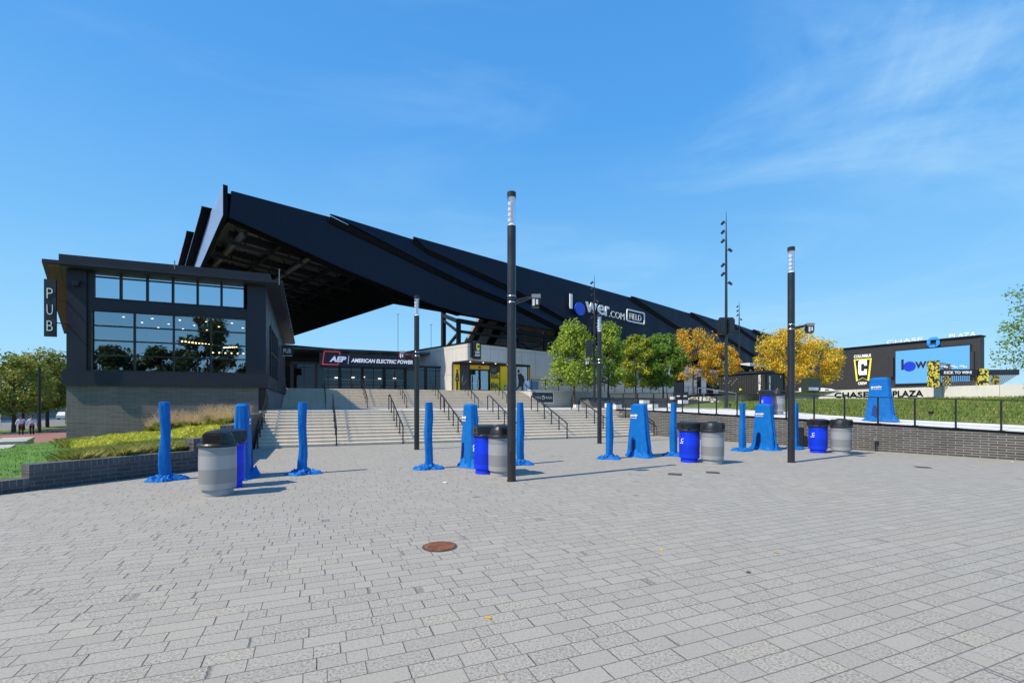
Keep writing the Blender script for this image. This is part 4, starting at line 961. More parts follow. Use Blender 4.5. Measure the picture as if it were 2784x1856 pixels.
# railing on the terrace wall
tr_ = thing('terrace_railing', 'black railing along the top of the concrete terrace wall behind the green trees', 'railing', T(6,tw,ZU), TH)
for k in range(0, 25):
    s_ = 6.0+k*2.0; mb = MB(MT); mb.bar((s_,tw-.12,ZU+.05),(s_,tw-.12,ZU+1.1),.06); mb.build('post', M['rail'], tr_)
mb = MB(MT); mb.bar((5.9,tw-.12,ZU+1.12),(54.2,tw-.12,ZU+1.12),.07,.08); mb.build('top_rail', M['rail'], tr_)
mb = MB(MT)
for k in range(4): mb.bar((5.9,tw-.12,ZU+.25+.2*k),(54.2,tw-.12,ZU+.25+.2*k),.012)
mb.build('cables', M['rail'], tr_)
o = MB(MT); o.box(6.6,7.9,tw+.8,tw+1.5,ZU,ZU+1.05); tag(o.build('recycling_box', M['vest'], loc=T(7.2,tw+1.1,ZU)), 'blue recycling box behind the terrace railing next to the shop', 'bin')

# ------------------------------------------------------------ entrance gate with AEP sign
GB = 50
gt = thing('entrance_gate', 'glazed black entrance gate below the power company sign', 'gate', S(.5,GB,ZU), TS)
k = 0
pa = [-2.0+2.16*i for i in range(8)]
for a in pa: mb = MB(MS); mb.box(a-.14,a+.14,GB,GB+.3,ZU,5.75); mb.build('post', M['steel'], gt)
mb = MB(MS); mb.box(-2.1,13.3,GB-.02,GB+.32,5.75,5.95); mb.box(-2,13.2,GB+.05,GB+.2,5.45,5.5); mb.build('header', M['steel'], gt)
for a in pa[:-1]:
    mb = MB(MS); mb.add([(a+.14,GB+.12,ZU),(a+2.02,GB+.12,ZU),(a+2.02,GB+.12,5.74),(a+.14,GB+.12,5.74)],[(0,1,2,3)]); mb.build('pane', M['glass_gate'], gt)
    mb = MB(MS); mb.box(a+1.05,a+1.11,GB+.06,GB+.18,ZU,5.74); mb.build('mullion', M['steel'], gt)
cc = thing('concourse_building', 'dim concourse with long pale bands behind the glazed gate', 'building', S(0,60,ZU), TS)
mb = MB(MS); mb.box(-9,18,60,61,ZU-.2,8.2); mb.box(-9,18,52,60,7.4,7.6); mb.build('back_wall', M['poster_d'], cc)
for z, h, m_ in ((6.0,.12,'vendglass'),(5.30,.10,'teal'),(4.72,.22,'vendglass'),(4.35,.25,'teal'),(3.95,.12,'vendglass')):
    mb = MB(MS); mb.box(1.0,16.5,59.8,59.95,z,z+h); mb.build('band', M[m_], cc)
for kk, a in enumerate((2.2,4.1,5.3,7.2,9.0,11.2,12.6,14.2)):
    mb = MB(MS); mb.box(a,a+.35,59.7,59.79,4.98+.07*(kk%3),5.06+.07*(kk%3)); mb.build('light_fitting', M['downlight'], cc)
mb = MB(MS); mb.text('lower.com', (8.1,59.78,5.62), (1,0,0), (0,0,1), width=1.9, height=.35, th=.01); mb.build('lettering', M['white'], cc)
mb = MB(MS); mb.box(-8,.9,54,54.2,ZU,5.8); mb.build('dark_sheet', M['roof_edge'], cc)  # plain dark sheet behind the left part of the gate
mb = MB(MS); mb.box(-6.5,19.9,45.05,75,ZU-.3,ZU+.001); setting(mb, 'concourse_floor', M['pave2'])
ap = thing('company_sign', 'long black sign reading AEP AMERICAN ELECTRIC POWER with red brackets', 'sign', S(.5,GB-.5,5.9), TS)
mb = MB(MS); mb.box(.45,9.75,GB-.55,GB-.2,5.62,6.86); mb.build('sign_box', M['pubpanel'], ap)
yy = GB-.552
mb = MB(MS); mb.text('AEP', (1.35,yy,6.02), (1,0,0), (0,0,1), width=1.55, height=.55, th=.06, shear=.25, bold=.045); mb.build('lettering', mat('sign_pale', (.66,.72,.88), .5, emit=(.5,.56,.75), es=.35), ap)  # faint glow added so the shaded AEP letters look brighter
mb = MB(MS); mb.text('AMERICAN ELECTRIC POWER', (3.35,yy,6.03), (1,0,0), (0,0,1), width=6.1, height=.40, th=.05, shear=.22, bold=.03); mb.build('lettering', mat('glow_letters', (.8,.8,.84), .5, emit=(.7,.72,.8), es=.4), ap)  # company name also given a slight added glow against the shade
mb = MB(MS); mb.bar((3.06,yy-.02,5.84),(3.14,yy-.02,6.66),.06,.05); mb.build('divider', M['white'], ap)
mb = MB(MS); y2 = yy-.06
for p, q in (((.72,5.75),(.88,7.0)),((.88,7.0),(2.32,7.0)),((2.32,7.0),(2.28,6.72)),((.72,5.75),(2.12,5.75)),((2.12,5.75),(2.16,5.98))): mb.bar((p[0],y2,p[1]),(q[0],y2,q[1]),.09,.09,up=(0,1,0))
for p, q in (((8.05,6.8),(8.05,7.0)),((8.05,7.0),(9.4,7.0)),((9.4,7.0),(9.4,6.8))): mb.bar((p[0],y2,p[1]),(q[0],y2,q[1]),.09,.09,up=(0,1,0))
mb.build('bracket', M['red_t'], ap)

# ------------------------------------------------------------ lamps
def make_lamp(label, loc, H, side, cam_z=.66, rz=0.):
    t = thing('lamp_post', label, 'lamp post', loc, rz, 'cylindrical black lamp posts on the plaza')
    r = .104
    mb = MB(); mb.lathe([(r,0),(r,H-.82)],28); mb.lathe([(r+.012,0),(r+.012,.03)],28); mb.build('pole', M['lamp'], t, True)
    mb = MB(); mb.box(-.045,.045,-r-.004,-r+.02,.45,.72); mb.build('access_hatch', M['black'], t)
    mb = MB(); mb.lathe([(.035,H-.80),(.035,H-.13)],12,(0.02,.0)); mb.lathe([(.098,H-.822),(.06,H-.76),(.05,H-.74)],20)
    for k in range(4): mb.lathe([(.02,H-.74+.13*k),(.058,H-.72+.13*k),(.062,H-.65+.13*k),(.03,H-.63+.13*k)],16,(-.03,-.02))
    mb.lathe([(.05,H-.19),(.098,H-.13)],20); mb.build('light_source', M['reflector'], t, True)
    mb = MB(); mb.lathe([(r-.004,H-.82),(r-.004,H-.13)],28,caps=False); mb.build('glass_tube', M['clear'], t, True)
    mb = MB(); mb.lathe([(r+.004,H-.135),(r+.004,H-.01),(r-.01,H)],28); mb.build('cap', M['lamp'], t, True)
    zc = H*cam_z
    for dz in (0, .15):
        mb = MB(); mb.lathe([(r+.002,zc+dz-.01),(r+.007,zc+dz),(r+.002,zc+dz+.012)],24,caps=False); mb.build('strap', M['steel_band'], t, True)
    s_ = side; mb = MB(); mb.bar((s_*r,0,zc+.06),(s_*(r+.42),0,zc+.14),.07,.05); mb.bar((s_*(r-.0),0,zc-.0),(s_*(r+.30),0,zc+.09),.04,.04); br = mb.build('camera_arm', M['lamp'], t)
    cx = s_*(r+.48); mb = MB(); mb.box(cx-.10,cx+.11,-.09,.09,zc+.10,zc+.19); mb.build('camera_cap', mat('camera_top', (.55,.56,.6), .4) if False else M['poster_g'], t)
    mb = MB(); mb.loft([[(cx+sx*q,sy*q*.9,z) for sx,sy in ((-1,-1),(1,-1),(1,1),(-1,1))] for q, z in ((.08,zc-.12),(.10,zc-.02),(.10,zc+.098))]); mb.build('camera_housing', M['black'], t)
    mb = MB(); mb.box(cx-.085,cx-.03,-.10,-.091,zc-.09,zc+.07); mb.box(cx+.0,cx+.05,-.10,-.091,zc-.06,zc+.06); mb.build('camera_window', M['poster_w'], t)
    return t
make_lamp('nearest and tallest looking black lamp post, standing beside the grey and blue bins', (-.01,11.4,0), 6.96, 1, .618)
make_lamp('black lamp post standing at the foot of the lower steps, left of the tallest one', (-3.91,19.4,0), 6.30, -1, .61)
make_lamp('black lamp post at the foot of the steps in front of the green trees', (4.15,22.43,0), 6.12, -1, .625)
make_lamp('black lamp post on the right beside the brick wall, camera pointing right', (8.92,15.1,0), 6.87, 1, .618)
def make_mast(label, loc, H, n=7, top=.02, r=.12):
    t = thing('light_mast', label, 'light mast', loc, 0, 'slender black masts with clusters of spotlights')
    mb = MB(); mb.tube([(0,0,0),(0,0,H*.25),(0,0,H*.8),(0,0,H)], [r,r*.9,r*.55,.012], 12); mb.build('mast', M['lamp'], t, True)
    for k in range(n):
        z = H*.94-k*H*.046-(.4 if k > 3 else 0); s_ = (-1,-1,-1,1,-1,-1,1)[k%7]
        mb = MB(); mb.bar((0,0,z),(s_*.22,0,z),.03); mb.tube([(s_*.16,0,z+.10),(s_*.34,-.10,z-.10)], .085, 10); mb.build('spotlight', M['black'], t)
    return t
m1_ = make_mast('tallest slender mast with small spotlights rising from the grass bank', (14.5,32,1.6), 13.3)
for sx in (-.32,.30): mb = MB(); mb.box(sx-.2,sx+.2,-.2,.2,5.0,6.0) ; mb.box(sx-.16,sx+.16,-.24,-.2,5.1,5.9); mb.build('speaker', M['black'], m1_)
mb = MB(); mb.box(-.45,.45,-.12,.12,6.0,6.12); mb.build('bracket', M['lamp'], m1_)
m2_ = make_mast('slender mast standing on the landing in front of the lime green tree', (7.63,43.8,ZL-.01), 12.3)
for sx in (-.45,): mb = MB(); mb.box(sx-.3,sx+.25,-.25,.25,4.7,6.2); mb.build('speaker', M['black'], m2_)
make_mast('farthest slender mast, above the black shipping container', (29.8,62,3.1), 12.3)

# ------------------------------------------------------------ detectors under blue covers
def ring_sq(w_, d_, z, ph, n=36, amp=.0, seed=0, k=9, ex=3.4):
    o_ = []
    for i in range(n):
        a = 2*math.pi*i/n; c, s_ = math.cos(a), math.sin(a)
        rr = 1/((abs(c)**ex+abs(s_)**ex)**(1/ex)); f = 1+amp*(math.sin(k*a+ph)+.6*math.sin((k+4)*a*1+ph*2.1+seed))
        o_.append((w_/2*c*rr*f, d_/2*s_*rr*f, z))
    return o_
from mathutils import noise as mnoise
def crease(p, seed, amp, fx=3.0, fz=2.2):
    """sharp folds running down a hanging cloth"""
    v = Vector((p[0]*fx+seed*3.1, p[1]*fx-seed, p[2]*fz*.45+seed)); r = 1-abs(mnoise.noise(v))*2.2
    w_ = Vector((p[0]*9+seed, p[1]*9, p[2]*5.0+p[0]*6-seed)); r2 = 1-abs(mnoise.noise(w_))*2.4
    return amp*(max(0, r)**2*.9+max(0, r2)**3*.55)
def wrinkle(rings, seed, amp, fx=3.0, fz=2.2):
    o_ = []
    for ring_ in rings:
        q = []
        for x, y, z in ring_:
            L = math.hypot(x, y) or 1; k = crease((x, y, z), seed, amp, fx, fz); q.append((x+x/L*k, y+y/L*k, z+ (k*.2 if z > .05 else 0)))
        o_.append(q)
    return o_
def make_post(label, loc, rz, seed):
    t = thing('covered_post', label, 'covered post', loc, rz, 'thin posts under blue fabric covers')
    rd = random.Random(seed); rings = []
    H = 1.9
    for i in range(49):
        f = i/48; z = .05+f*(H-.05); w_ = .185+.016*math.sin(f*6+seed)+.03*(1-f); ph = seed+f*3.2
        off = .012*math.sin(f*9+seed*2)
        rings.append([(x+off, y+off*.6, z_) for x, y, z_ in ring_sq(w_, w_*.95, z, ph, 44, .03+.015*math.sin(f*7), seed, 3)])
    rings.append(ring_sq(.17, .16, H+.012, seed, 44, .03, seed, 3))
    mb = MB(); mb.loft(wrinkle(rings, seed, .014, 5, 1.3)); mb.build('cover', M['cloth_blue'], t, True)
    n = 84; R0 = []
    for j, (r, z) in enumerate(((.41,.003),(.385,.03),(.34,.062),(.29,.05),(.245,.085),(.20,.07),(.165,.115),(.13,.12),(.10,.16))):
        ring_ = []
        for i in range(n):
            a = 2*math.pi*i/n; sp_ = 1+.16*math.sin(3*a+seed)+.10*math.sin(5*a+seed*1.7)
            q = r*(sp_ if j < 4 else 1)*(1+.05*rd.uniform(-1,1)); zz = z*(1+.35*math.sin(9*a+seed+j*.8)+.25*rd.uniform(-1,1)) if 0 < j < 5 else z
            ring_.append((q*math.cos(a), q*math.sin(a)*.8, max(.004, zz)))
        R0.append(ring_)
    mb = MB(); mb.loft(wrinkle(R0, seed+4, .03, 6, 7)); mb.v = [v if v.z < .02 else v+Vector((0,0,crease(v, seed+9, .02, 7, 6))) for v in mb.v]; mb.build('cover_hem', M['cloth_blue'], t, True)
    mb = MB(); mb.lathe([(.22,.001),(.22,.012)],20); mb.build('base_plate', M['black'], t)
    return t
def make_tower(label, loc, rz, seed, brand=True, wide=1.0):
    """x axis = wide side"""
    t = thing('covered_detector', label, 'covered detector', loc, rz, 'walk-through detectors under blue fabric covers')
    rings = []; H = 1.87; rd = random.Random(seed)
    for i in range(61):
        f = i/60; z = .03+f*(H-.09); w_ = (1.04-.36*f**.85)*wide; d_ = .40-.12*f
        amp = .045*(1-f)**1.3+.004
        rings.append(ring_sq(w_, d_, z, seed+f*.8, 128, amp, seed, 8, 5.))
    rings.append(ring_sq(.60*wide, .25, H-.03, seed, 128, .004, seed, 7, 4.)); rings.append(ring_sq(.50*wide, .18, H, seed, 128, .004, seed, 7, 3.)); rings.append(ring_sq(.2, .08, H+.006, seed, 128, .0, seed, 7, 3.))
    rings = [r if (r[0][2] > 1.3 and r[0][2] < 1.6 and brand) else r for r in rings]
    mb = MB(); mb.loft([[(x, y, z) for x, y, z in (wrinkle([r], seed, .018*max(.12, min(1, (1.35-r[0][2])/.6)), 4.5, 1.6)[0])] for r in rings]); mb.build('cover', M['cloth_blue'], t, True)
    R0 = []; n = 96
    for j, (r, z) in enumerate(((1.0,.004),(.95,.04),(.86,.07),(.8,.13),(.72,.2))):
        R0.append([((.66*wide)*r*math.cos(2*math.pi*i/n)*(1+.12*math.sin(4*2*math.pi*i/n+seed)), .36*r*math.sin(2*math.pi*i/n)*(1+.14*math.sin(5*2*math.pi*i/n+seed)), max(.004, z*(1+.4*math.sin(7*2*math.pi*i/n+j)+.2*rd.uniform(-1,1)) if j else z)) for i in range(n)])
    mb = MB(); mb.loft(wrinkle(R0, seed+3, .035, 5, 7)); mb.build('cover_hem', M['cloth_blue'], t, True)
    for s_ in (-1, 1):
        mb = MB()
        pts = []
        for z in (.05,.3,.5,.62,.70): 
            f = (z-.03)/(H-.09); d_ = .40-.12*f; ww = (.10,.095,.085,.06,.012)[(.05,.3,.5,.62,.70).index(z)]; y = s_*(d_/2+.030); pts.append((z, ww, y))
        vs = []; 
        for z, ww, y in pts: vs += [(-.12-ww,y,z),(-.12+ww,y,z)]
        vs += [(x, y-s_*.05, z) for x, y, z in vs]
        m_ = len(pts)*2; fs = []
        for i in range(len(pts)-1): a = 2*i; fs += [(a,a+1,a+3,a+2),(m_+a,m_+a+2,m_+a+3,m_+a+1),(a,a+2,m_+a+2,m_+a),(a+1,m_+a+1,m_+a+3,a+3)]
        mb.add(vs, fs); mb.build('slit', M['cloth_dark'], t)
        if brand:
            f = .75; y = s_*((.40-.12*f)/2+.016); dz = .06/1.78
            mb = MB(); rgt = (1,0,0) if s_ < 0 else (-1,0,0)
            x0_ = -.27 if s_ < 0 else .27
            mb.text('evolv', (x0_,y,1.42), rgt, (0,s_*-.03,1), width=.40, height=.10, th=.006, bold=.02); mb.text('TECHNOLOGY', (x0_,y+s_*.003,1.35), rgt, (0,s_*-.03,1), width=.38, height=.04, th=.006)
            mb.build('lettering', M['white'], t)
    return t
PP = [(-8.49,11.57),(-5.58,12.59),(-2.40,13.61),(.26,14.60),(3.33,16.13),(5.84,17.09),(9.19,18.85),(11.75,19.6)]
PLb = ['leftmost thin covered post, in front of the low brick planter wall','thin covered post second from the left, alone in front of the steps','thin covered post standing just right of the second lamp post','thin covered post mostly hidden behind the nearest lamp post',
       'thin covered post just left of the third covered detector','thin covered post between the third covered detector and a pair of bins','thin covered post just left of the fourth covered detector by the brick wall','thin covered post hidden behind the right-hand lamp post']
for i, ((x, y), lb) in enumerate(zip(PP, PLb)): make_post(lb, (x,y,0), TS+.2*math.sin(i*3), i+1.3)
TT = [(-6.87,12.06),(-1.25,14.19),(4.52,16.8),(10.35,19.4)]
TL = ['covered detector seen edge-on behind the leftmost pair of bins','covered detector left of the blue bin beside the nearest lamp post','covered detector in front of the right end of the steps','covered detector standing against the long brick wall']
for i, ((x, y), lb) in enumerate(zip(TT, TL)): make_tower(lb, (x,y,0), TS-R(90), i*1.7+.4)
t5 = make_tower('covered detector up on the path behind the cable guard rail', (15.93,20.46,1.14), TS-R(80), 9.1, True, 1.0)

# ------------------------------------------------------------ bins
def make_bin(label, loc, rz, kind):
    blue = kind == 'blue'
    t = thing('waste_bin', label, 'bin', loc, rz, 'paired recycling and waste bins')
    R_ = .33 if not blue else .31
    mb = MB(); mb.lathe([(R_*.86,0),(R_*.88,.06),(R_*.84,.10),(R_*.84,.13)],36); mb.build('base', M['bin_blue'] if blue else M['bin_grey'], t, True)
    mb = MB(); mb.lathe([(R_*.9,.125),(R_,.14),(R_*1.01,.17),(R_*1.025,.45),(R_*1.03,.6),(R_*1.025,.85),(R_*1.01,.99),(R_,1.0)],44); mb.build('barrel', M['bin_blue'] if blue else M['bin_grey'], t, True)
    for k in range(9):
        a = 2*math.pi*k/9; mb = MB()
    mb = MB(); mb.lathe([(R_*1.03,.985),(R_*1.13,1.0),(R_*1.13,1.03),(R_*1.05,1.06),(R_*.98,1.07)],40)
    if not blue:
        rings = []
        for f, z in ((1.0,1.06),(.97,1.12),(.90,1.2),(.74,1.27),(.45,1.315),(.15,1.325)): rings.append([(R_*.94*f*math.cos(2*math.pi*i/32), R_*.94*f*math.sin(2*math.pi*i/32), z) for i in range(32)])
        mb.loft(rings)
        mb.box(-.17,.17,-R_*.98,R_*.98,1.065,1.262); mb.box(-.14,.14,-R_*.92,R_*.92,1.262,1.285)
    else:
        mb.hexa([(-.27,-.27,1.06),(.27,-.27,1.06),(.27,.27,1.06),(-.27,.27,1.06),(-.29,-.24,1.26),(.29,-.24,1.26),(.29,.24,1.26),(-.29,.24,1.26)])
        mb.hexa([(-.29,-.24,1.26),(.29,-.24,1.26),(.29,.24,1.26),(-.29,.24,1.26),(-.2,-.1,1.30),(.2,-.1,1.30),(.2,.1,1.30),(-.2,.1,1.30)])
    ld = mb.build('lid', M['lid'], t, False)
    for s_ in (-1, 1):
        mb = MB()
        if not blue: mb.box(-.145,.145,s_*R_*.985-.003,s_*R_*.985+.003,1.085,1.235)
        else: mb.lathe([(.05,0),(.05,.006)],16); mb.v = [Vector((-.291+.0,0,0))+Vector((v.z*s_*1, v.x, 1.16+v.y)) if s_ < 0 else Vector((.285+v.z, v.x, 1.16+v.y)) for v in mb.v]
        mb.build('opening', M['lid_hole'], ld)
    if blue:
        mb = MB(); yq = -R_*1.065
        mb.text('C', (-.337,-.02,.66), (.12,-.99,0), (0,0,1), width=.10, height=.11, th=.01, bold=.01); mb.box(-.334,-.321,-.10,.04,.61,.63); mb.build('marking', M['white'], t)
    return t
BN = [('grey',(-6.05,9.72,0),.25,'grey waste bin nearest to the camera with a black domed lid'),('blue',(-6.36,10.62,0),.9,'blue recycling bin almost hidden behind the nearest grey bin'),
      ('grey',(-.28,12.35,0),.5,'grey waste bin directly behind the nearest lamp post'),('blue',(-.72,12.75,0),.3,'blue recycling bin left of the nearest lamp post'),
      ('blue',(5.72,15.25,0),.35,'blue recycling bin of the middle pair, right of the third covered detector'),('grey',(6.30,14.85,0),.9,'grey waste bin of the middle pair, right of the third covered detector'),
      ('blue',(11.78,18.2,0),.35,'blue recycling bin of the pair close to the brick wall'),('grey',(12.40,17.8,0),.6,'grey waste bin of the pair close to the brick wall'),
      ('blue',(13.75,25.6,1.33),.4,'blue recycling bin up on the path behind the guard rail'),('grey',(14.55,25.9,1.33),.6,'grey waste bin up on the path behind the guard rail')]
proto = {}
for kind, loc, rz, lb in BN:
    if kind not in proto: proto[kind] = make_bin(lb, loc, rz, kind)
    else: copy_tree(proto[kind], loc, rz, lb)

# ------------------------------------------------------------ small things on the ground
mh = thing('manhole_cover', 'round rusty manhole cover set in the pavers', 'manhole cover', (-.94,6.15,0))
mb = MB(); mb.lathe([(.225,.002),(.225,.008)],40); mb.build('frame', M['bronze'], mh)
mb = MB(); mb.lathe([(.20,.006),(.20,.014)],40)
for k in range(-3, 4): mb.box(-.14,.14,k*.045-.007,k*.045+.007,.014,.018)
mb.build('lid', M['rust'], mh)
for (x, y), lb in zip(((4.31,12.51),(5.45,12.83),(12.08,13.9)), ('bronze square ground plate left of the two near the middle bins','bronze square ground plate right of the two near the middle bins','bronze square ground plate alone on the right side of the plaza')):
    mb = MB(); mb.box(-.17,.17,-.17,.17,.002,.010); mb.box(-.14,.14,-.14,.14,.010,.014)
    o = mb.build('ground_plate', M['bronze']); o.location = (x,y,0); o.rotation_euler = (0,0,TS+R(45)); tag(o, lb, 'ground plate', 'square bronze plates set in the pavers')
rd = random.Random(4)
for i, (x, y, lb) in enumerate(((1.9,6.0,'small orange scrap on the near pavers right of the manhole'),(2.6,5.2,'dry dark leaf on the near pavers'),(3.3,5.9,'small dark leaf right of the orange scrap'),(16.2,15.3,'white scrap of paper on the far right pavers'),(-1.6,11.2,'white crumb of litter left of the nearest lamp post'),(-.2,4.1,'small orange scrap closest to the camera'))):
    mb = MB(); s_ = .03 if 'white' not in lb else .05; mb.add([(-s_,-s_*.5,.004),(s_,-s_*.6,.006),(s_*.9,s_*.5,.015),(-s_*.7,s_*.6,.009)],[(0,1,2,3)]); mb.add([(-s_,-s_*.5,.002),(s_,-s_*.6,.002),(s_*.9,s_*.5,.003),(-s_*.7,s_*.6,.002)],[(3,2,1,0)])
    o = mb.build('litter', M['white'] if 'white' in lb else (M['orange'] if 'orange' in lb else M['bark'])); o.location = (x,y,0); o.rotation_euler = (0,0,rd.uniform(0,6)); tag(o, lb, 'litter')
# utility post and meter at the brick wall, speakers etc
up = thing('hose_bib', 'white faced meter on a thin black stem in front of the brick wall', 'meter', (11.45,20.9,0))
mb = MB(); mb.bar((0,0,0),(0,0,.55),.03); mb.build('stem', M['rail'], up)
mb = MB(); mb.lathe([(.09,0),(.09,.07)],16); mb.v = [Vector((v.x, -v.z, .62+v.y)) for v in mb.v]; mb.build('dial', M['poster_w'], up)
up = thing('wall_light', 'small outlet box on a thin post before the brick wall, right of the bins', 'outlet', (14.3,18.6,0))
mb = MB(); mb.bar((0,0,0),(0,0,.42),.03); mb.build('stem', M['rail'], up)
mb = MB(); mb.box(-.05,.05,-.05,.03,.42,.56); mb.box(-.035,.035,-.055,-.05,.46,.53); mb.build('box', M['poster_g'], up)
up = thing('bollard', 'black waist high bollard against the brick wall', 'bollard', (12.55,20.55,0), R(-50))
mb = MB(); mb.box(-.11,.11,-.07,.07,0,.82); mb.box(-.09,.09,-.05,.05,.82,.86); mb.build('body', M['black'], up)
mb = MB(); mb.box(-.08,.08,-.075,-.07,.05,.18); mb.build('plate', M['steel'], up)

# ------------------------------------------------------------ trees
def leaves(mb, cl, n, size, rd, flat=.35):
    for _ in range(n):
        c, r = cl[rd.randrange(len(cl))]
        d = Vector((rd.gauss(0,1), rd.gauss(0,1), rd.gauss(0,1)*.75)).normalized()*r*rd.random()**.45
        p = c+d; nrm = (d*.6+Vector((rd.gauss(0,1), rd.gauss(0,1), rd.gauss(0,1)+flat*2))*.6*r).normalized()
        a = nrm.orthogonal().normalized(); b = nrm.cross(a); th = rd.uniform(0,6.28); a, b = a*math.cos(th)+b*math.sin(th), b*math.cos(th)-a*math.sin(th)
        s_ = size*rd.uniform(.6,1.25)
        mb.add([p-a*s_, p+b*s_*.55-nrm*s_*.12, p+a*s_, p-b*s_*.55-nrm*s_*.12], [(0,1,2,3)])
def make_tree(label, loc, H, cr, ch, leaf, seed, n=5200, size=.13, shape='oval', trunk_r=.10, name='tree', group=None, lean=0, clear=None, nc=46, bare=0):
    rd = random.Random(seed); t = thing(name, label, 'tree', loc, rd.uniform(0,6.28), group)
    zc = H-ch/2; clear = H-ch if clear is None else clear
    mb = MB(); top = Vector((lean, 0, H*.9))
    pts = [Vector((0,0,0)), Vector((lean*.2+rd.uniform(-.04,.04), rd.uniform(-.04,.04), clear*.6)), Vector((lean*.4, rd.uniform(-.06,.06), clear*1.05)), Vector((lean*.7, 0, H*.65)), top]
    mb.tube(pts, [trunk_r*1.15, trunk_r, trunk_r*.85, trunk_r*.45, .012], 9)
    cl = []
    for k in range(nc):
        u_ = (k+.5)/nc; f = rd.random(); zz = H-ch+ch*u_*.97
        h = (zz-(H-ch))/ch
        if shape == 'oval': w_ = math.sin(math.pi*min(1,max(.0,h*.86+.12)))**.7
        elif shape == 'cone': w_ = (1-h)**.75*.95+.10 if h > .12 else .8
        elif shape == 'vase': w_ = .55+.5*math.sin(math.pi*min(1, h*.9)) if h < .85 else .5
        else: w_ = math.sin(math.pi*min(1,max(.05,h*.9+.05)))**.5
        a = rd.uniform(0,6.28); r_ = cr*w_*(.35+.6*f**.5)*rd.uniform(.8,1.15)
        c = Vector((lean*.6+r_*math.cos(a), r_*math.sin(a), zz)); cl.append((c, cr*rd.uniform(.16,.34)))
        if k % 2 == 0:
            zb = max(clear*.95, zz-r_*.8-.15*ch*rd.random()); base = Vector((lean*.5, 0, min(zb, H*.8)))
            mb.tube([base, base.lerp(c,.5)+Vector((0,0,-.05*ch*rd.random())), c], [trunk_r*.34, trunk_r*.2, .008], 5)
    for k in range(bare):
        a = rd.uniform(0,6.28); b0_ = Vector((lean*.6+.3*cr*math.cos(a), .3*cr*math.sin(a), H*.85)); mb.tube([b0_, b0_+Vector((.35*cr*math.cos(a), .35*cr*math.sin(a), H*.17*rd.random()+.1))], [.02,.006], 4)
    mb.build('trunk', M['bark'], t, True)
    mb = MB(); leaves(mb, cl, n, size, rd); mb.build('crown', leaf, t)
    return t
def pz(px, py, Y): return ((px-1392)/1285*Y, Y, 1.85+(1099-py)*Y/1285)
gT = 'young trees on the terrace in front of the stadium'
make_tree('big lime green tree left of the slender mast, largest of the terrace trees', (6.4,48.6,ZL), 8.45, 3.3, 6.0, M['leaf_lime'], 11, 13000, .14, 'cone', .11, 'green_tree', gT, nc=90)
make_tree('lime green tree directly behind the slender mast', (10.3,50.5,ZL), 8.9, 2.5, 6.2, M['leaf_lime'], 12, 9000, .14, 'cone', .10, 'green_tree', gT, nc=64)
make_tree('narrow yellow-topped green tree between two green ones', (14.3,54.5,1.9), 7.7, 2.3, 5.6, M['leaf_ylw'], 13, 9000, .14, 'oval', .10, 'green_tree', gT, nc=60)
make_tree('rounded mid green tree nearest to the orange ones', (17.6,55,2.2), 7.7, 2.6, 5.8, M['leaf_green'], 14, 11000, .14, 'oval', .10, 'green_tree', gT, nc=66)
make_tree('thin orange tree with bare twigs at the top behind the tallest mast', (23.0,60,3.0), 8.4, 3.2, 6.2, M['leaf_org'], 15, 5200, .14, 'oval', .11, 'orange_tree', gT, nc=48, bare=26)
make_tree('small orange tree beside the black container, partly green', (27.0,61,3.0), 6.6, 2.4, 4.8, M['leaf_org'], 18, 4200, .14, 'oval', .09, 'orange_tree', gT, nc=40)
make_tree('broad golden orange tree behind the right-hand lamp post', (32.4,55.5,3.1), 7.6, 3.5, 5.9, M['leaf_org2'], 16, 8600, .14, 'round', .12, 'orange_tree', gT, nc=76, bare=10)
make_tree('golden orange tree right of the broad one, touching the dark screen building', (37.3,57.5,3.1), 6.4, 2.75, 5.0, M['leaf_org2'], 17, 5600, .14, 'round', .12, 'orange_tree', gT, nc=60, bare=14)
make_tree('small dark evergreen beyond the black container', (29.6,66,3.0), 4.6, 1.6, 3.8, M['leaf_dark'], 19, 3000, .15, 'cone', .09, 'evergreen_tree', nc=30)
make_tree('sparse green tree cut by the right edge of the picture', (31.4,27.2,2.9), 6.0, 2.75, 4.9, M['leaf_green'], 21, 5200, .085, 'round', .13, 'green_tree', nc=56)
gS = 'street trees in the planting strip left of the pub'
SL = ['nearest street tree, its trunk just left of the walking men','street tree behind the walking men','street tree third along the planting strip','street tree with the thickest trunk right of the walking men','street tree close to the left corner of the pub','street tree farther down the road','most distant street tree, yellowish','street tree cut by the left edge of the picture']
for i, (x, y, H, cr) in enumerate(((-50.2,47.6,8.3,3.3),(-53.3,51.5,8.4,2.9),(-57.5,57.5,9.2,3.1),(-57.4,58.4,10.2,3.2),(-61.2,65,9.5,3.0),(-70,76,9.5,3.2),(-78,88,8.5,3.3),(-53.5,43.0,8.2,3.2))):
    make_tree(SL[i], (x,y,-.97), H*.92, cr, H*.66, M['leaf_plane'], 30+i, 4800 if i < 5 else 2600, .17, 'oval', .17, 'street_tree', gS, nc=50)
gR = 'park trees behind the viewer, seen mirrored in the pub windows'
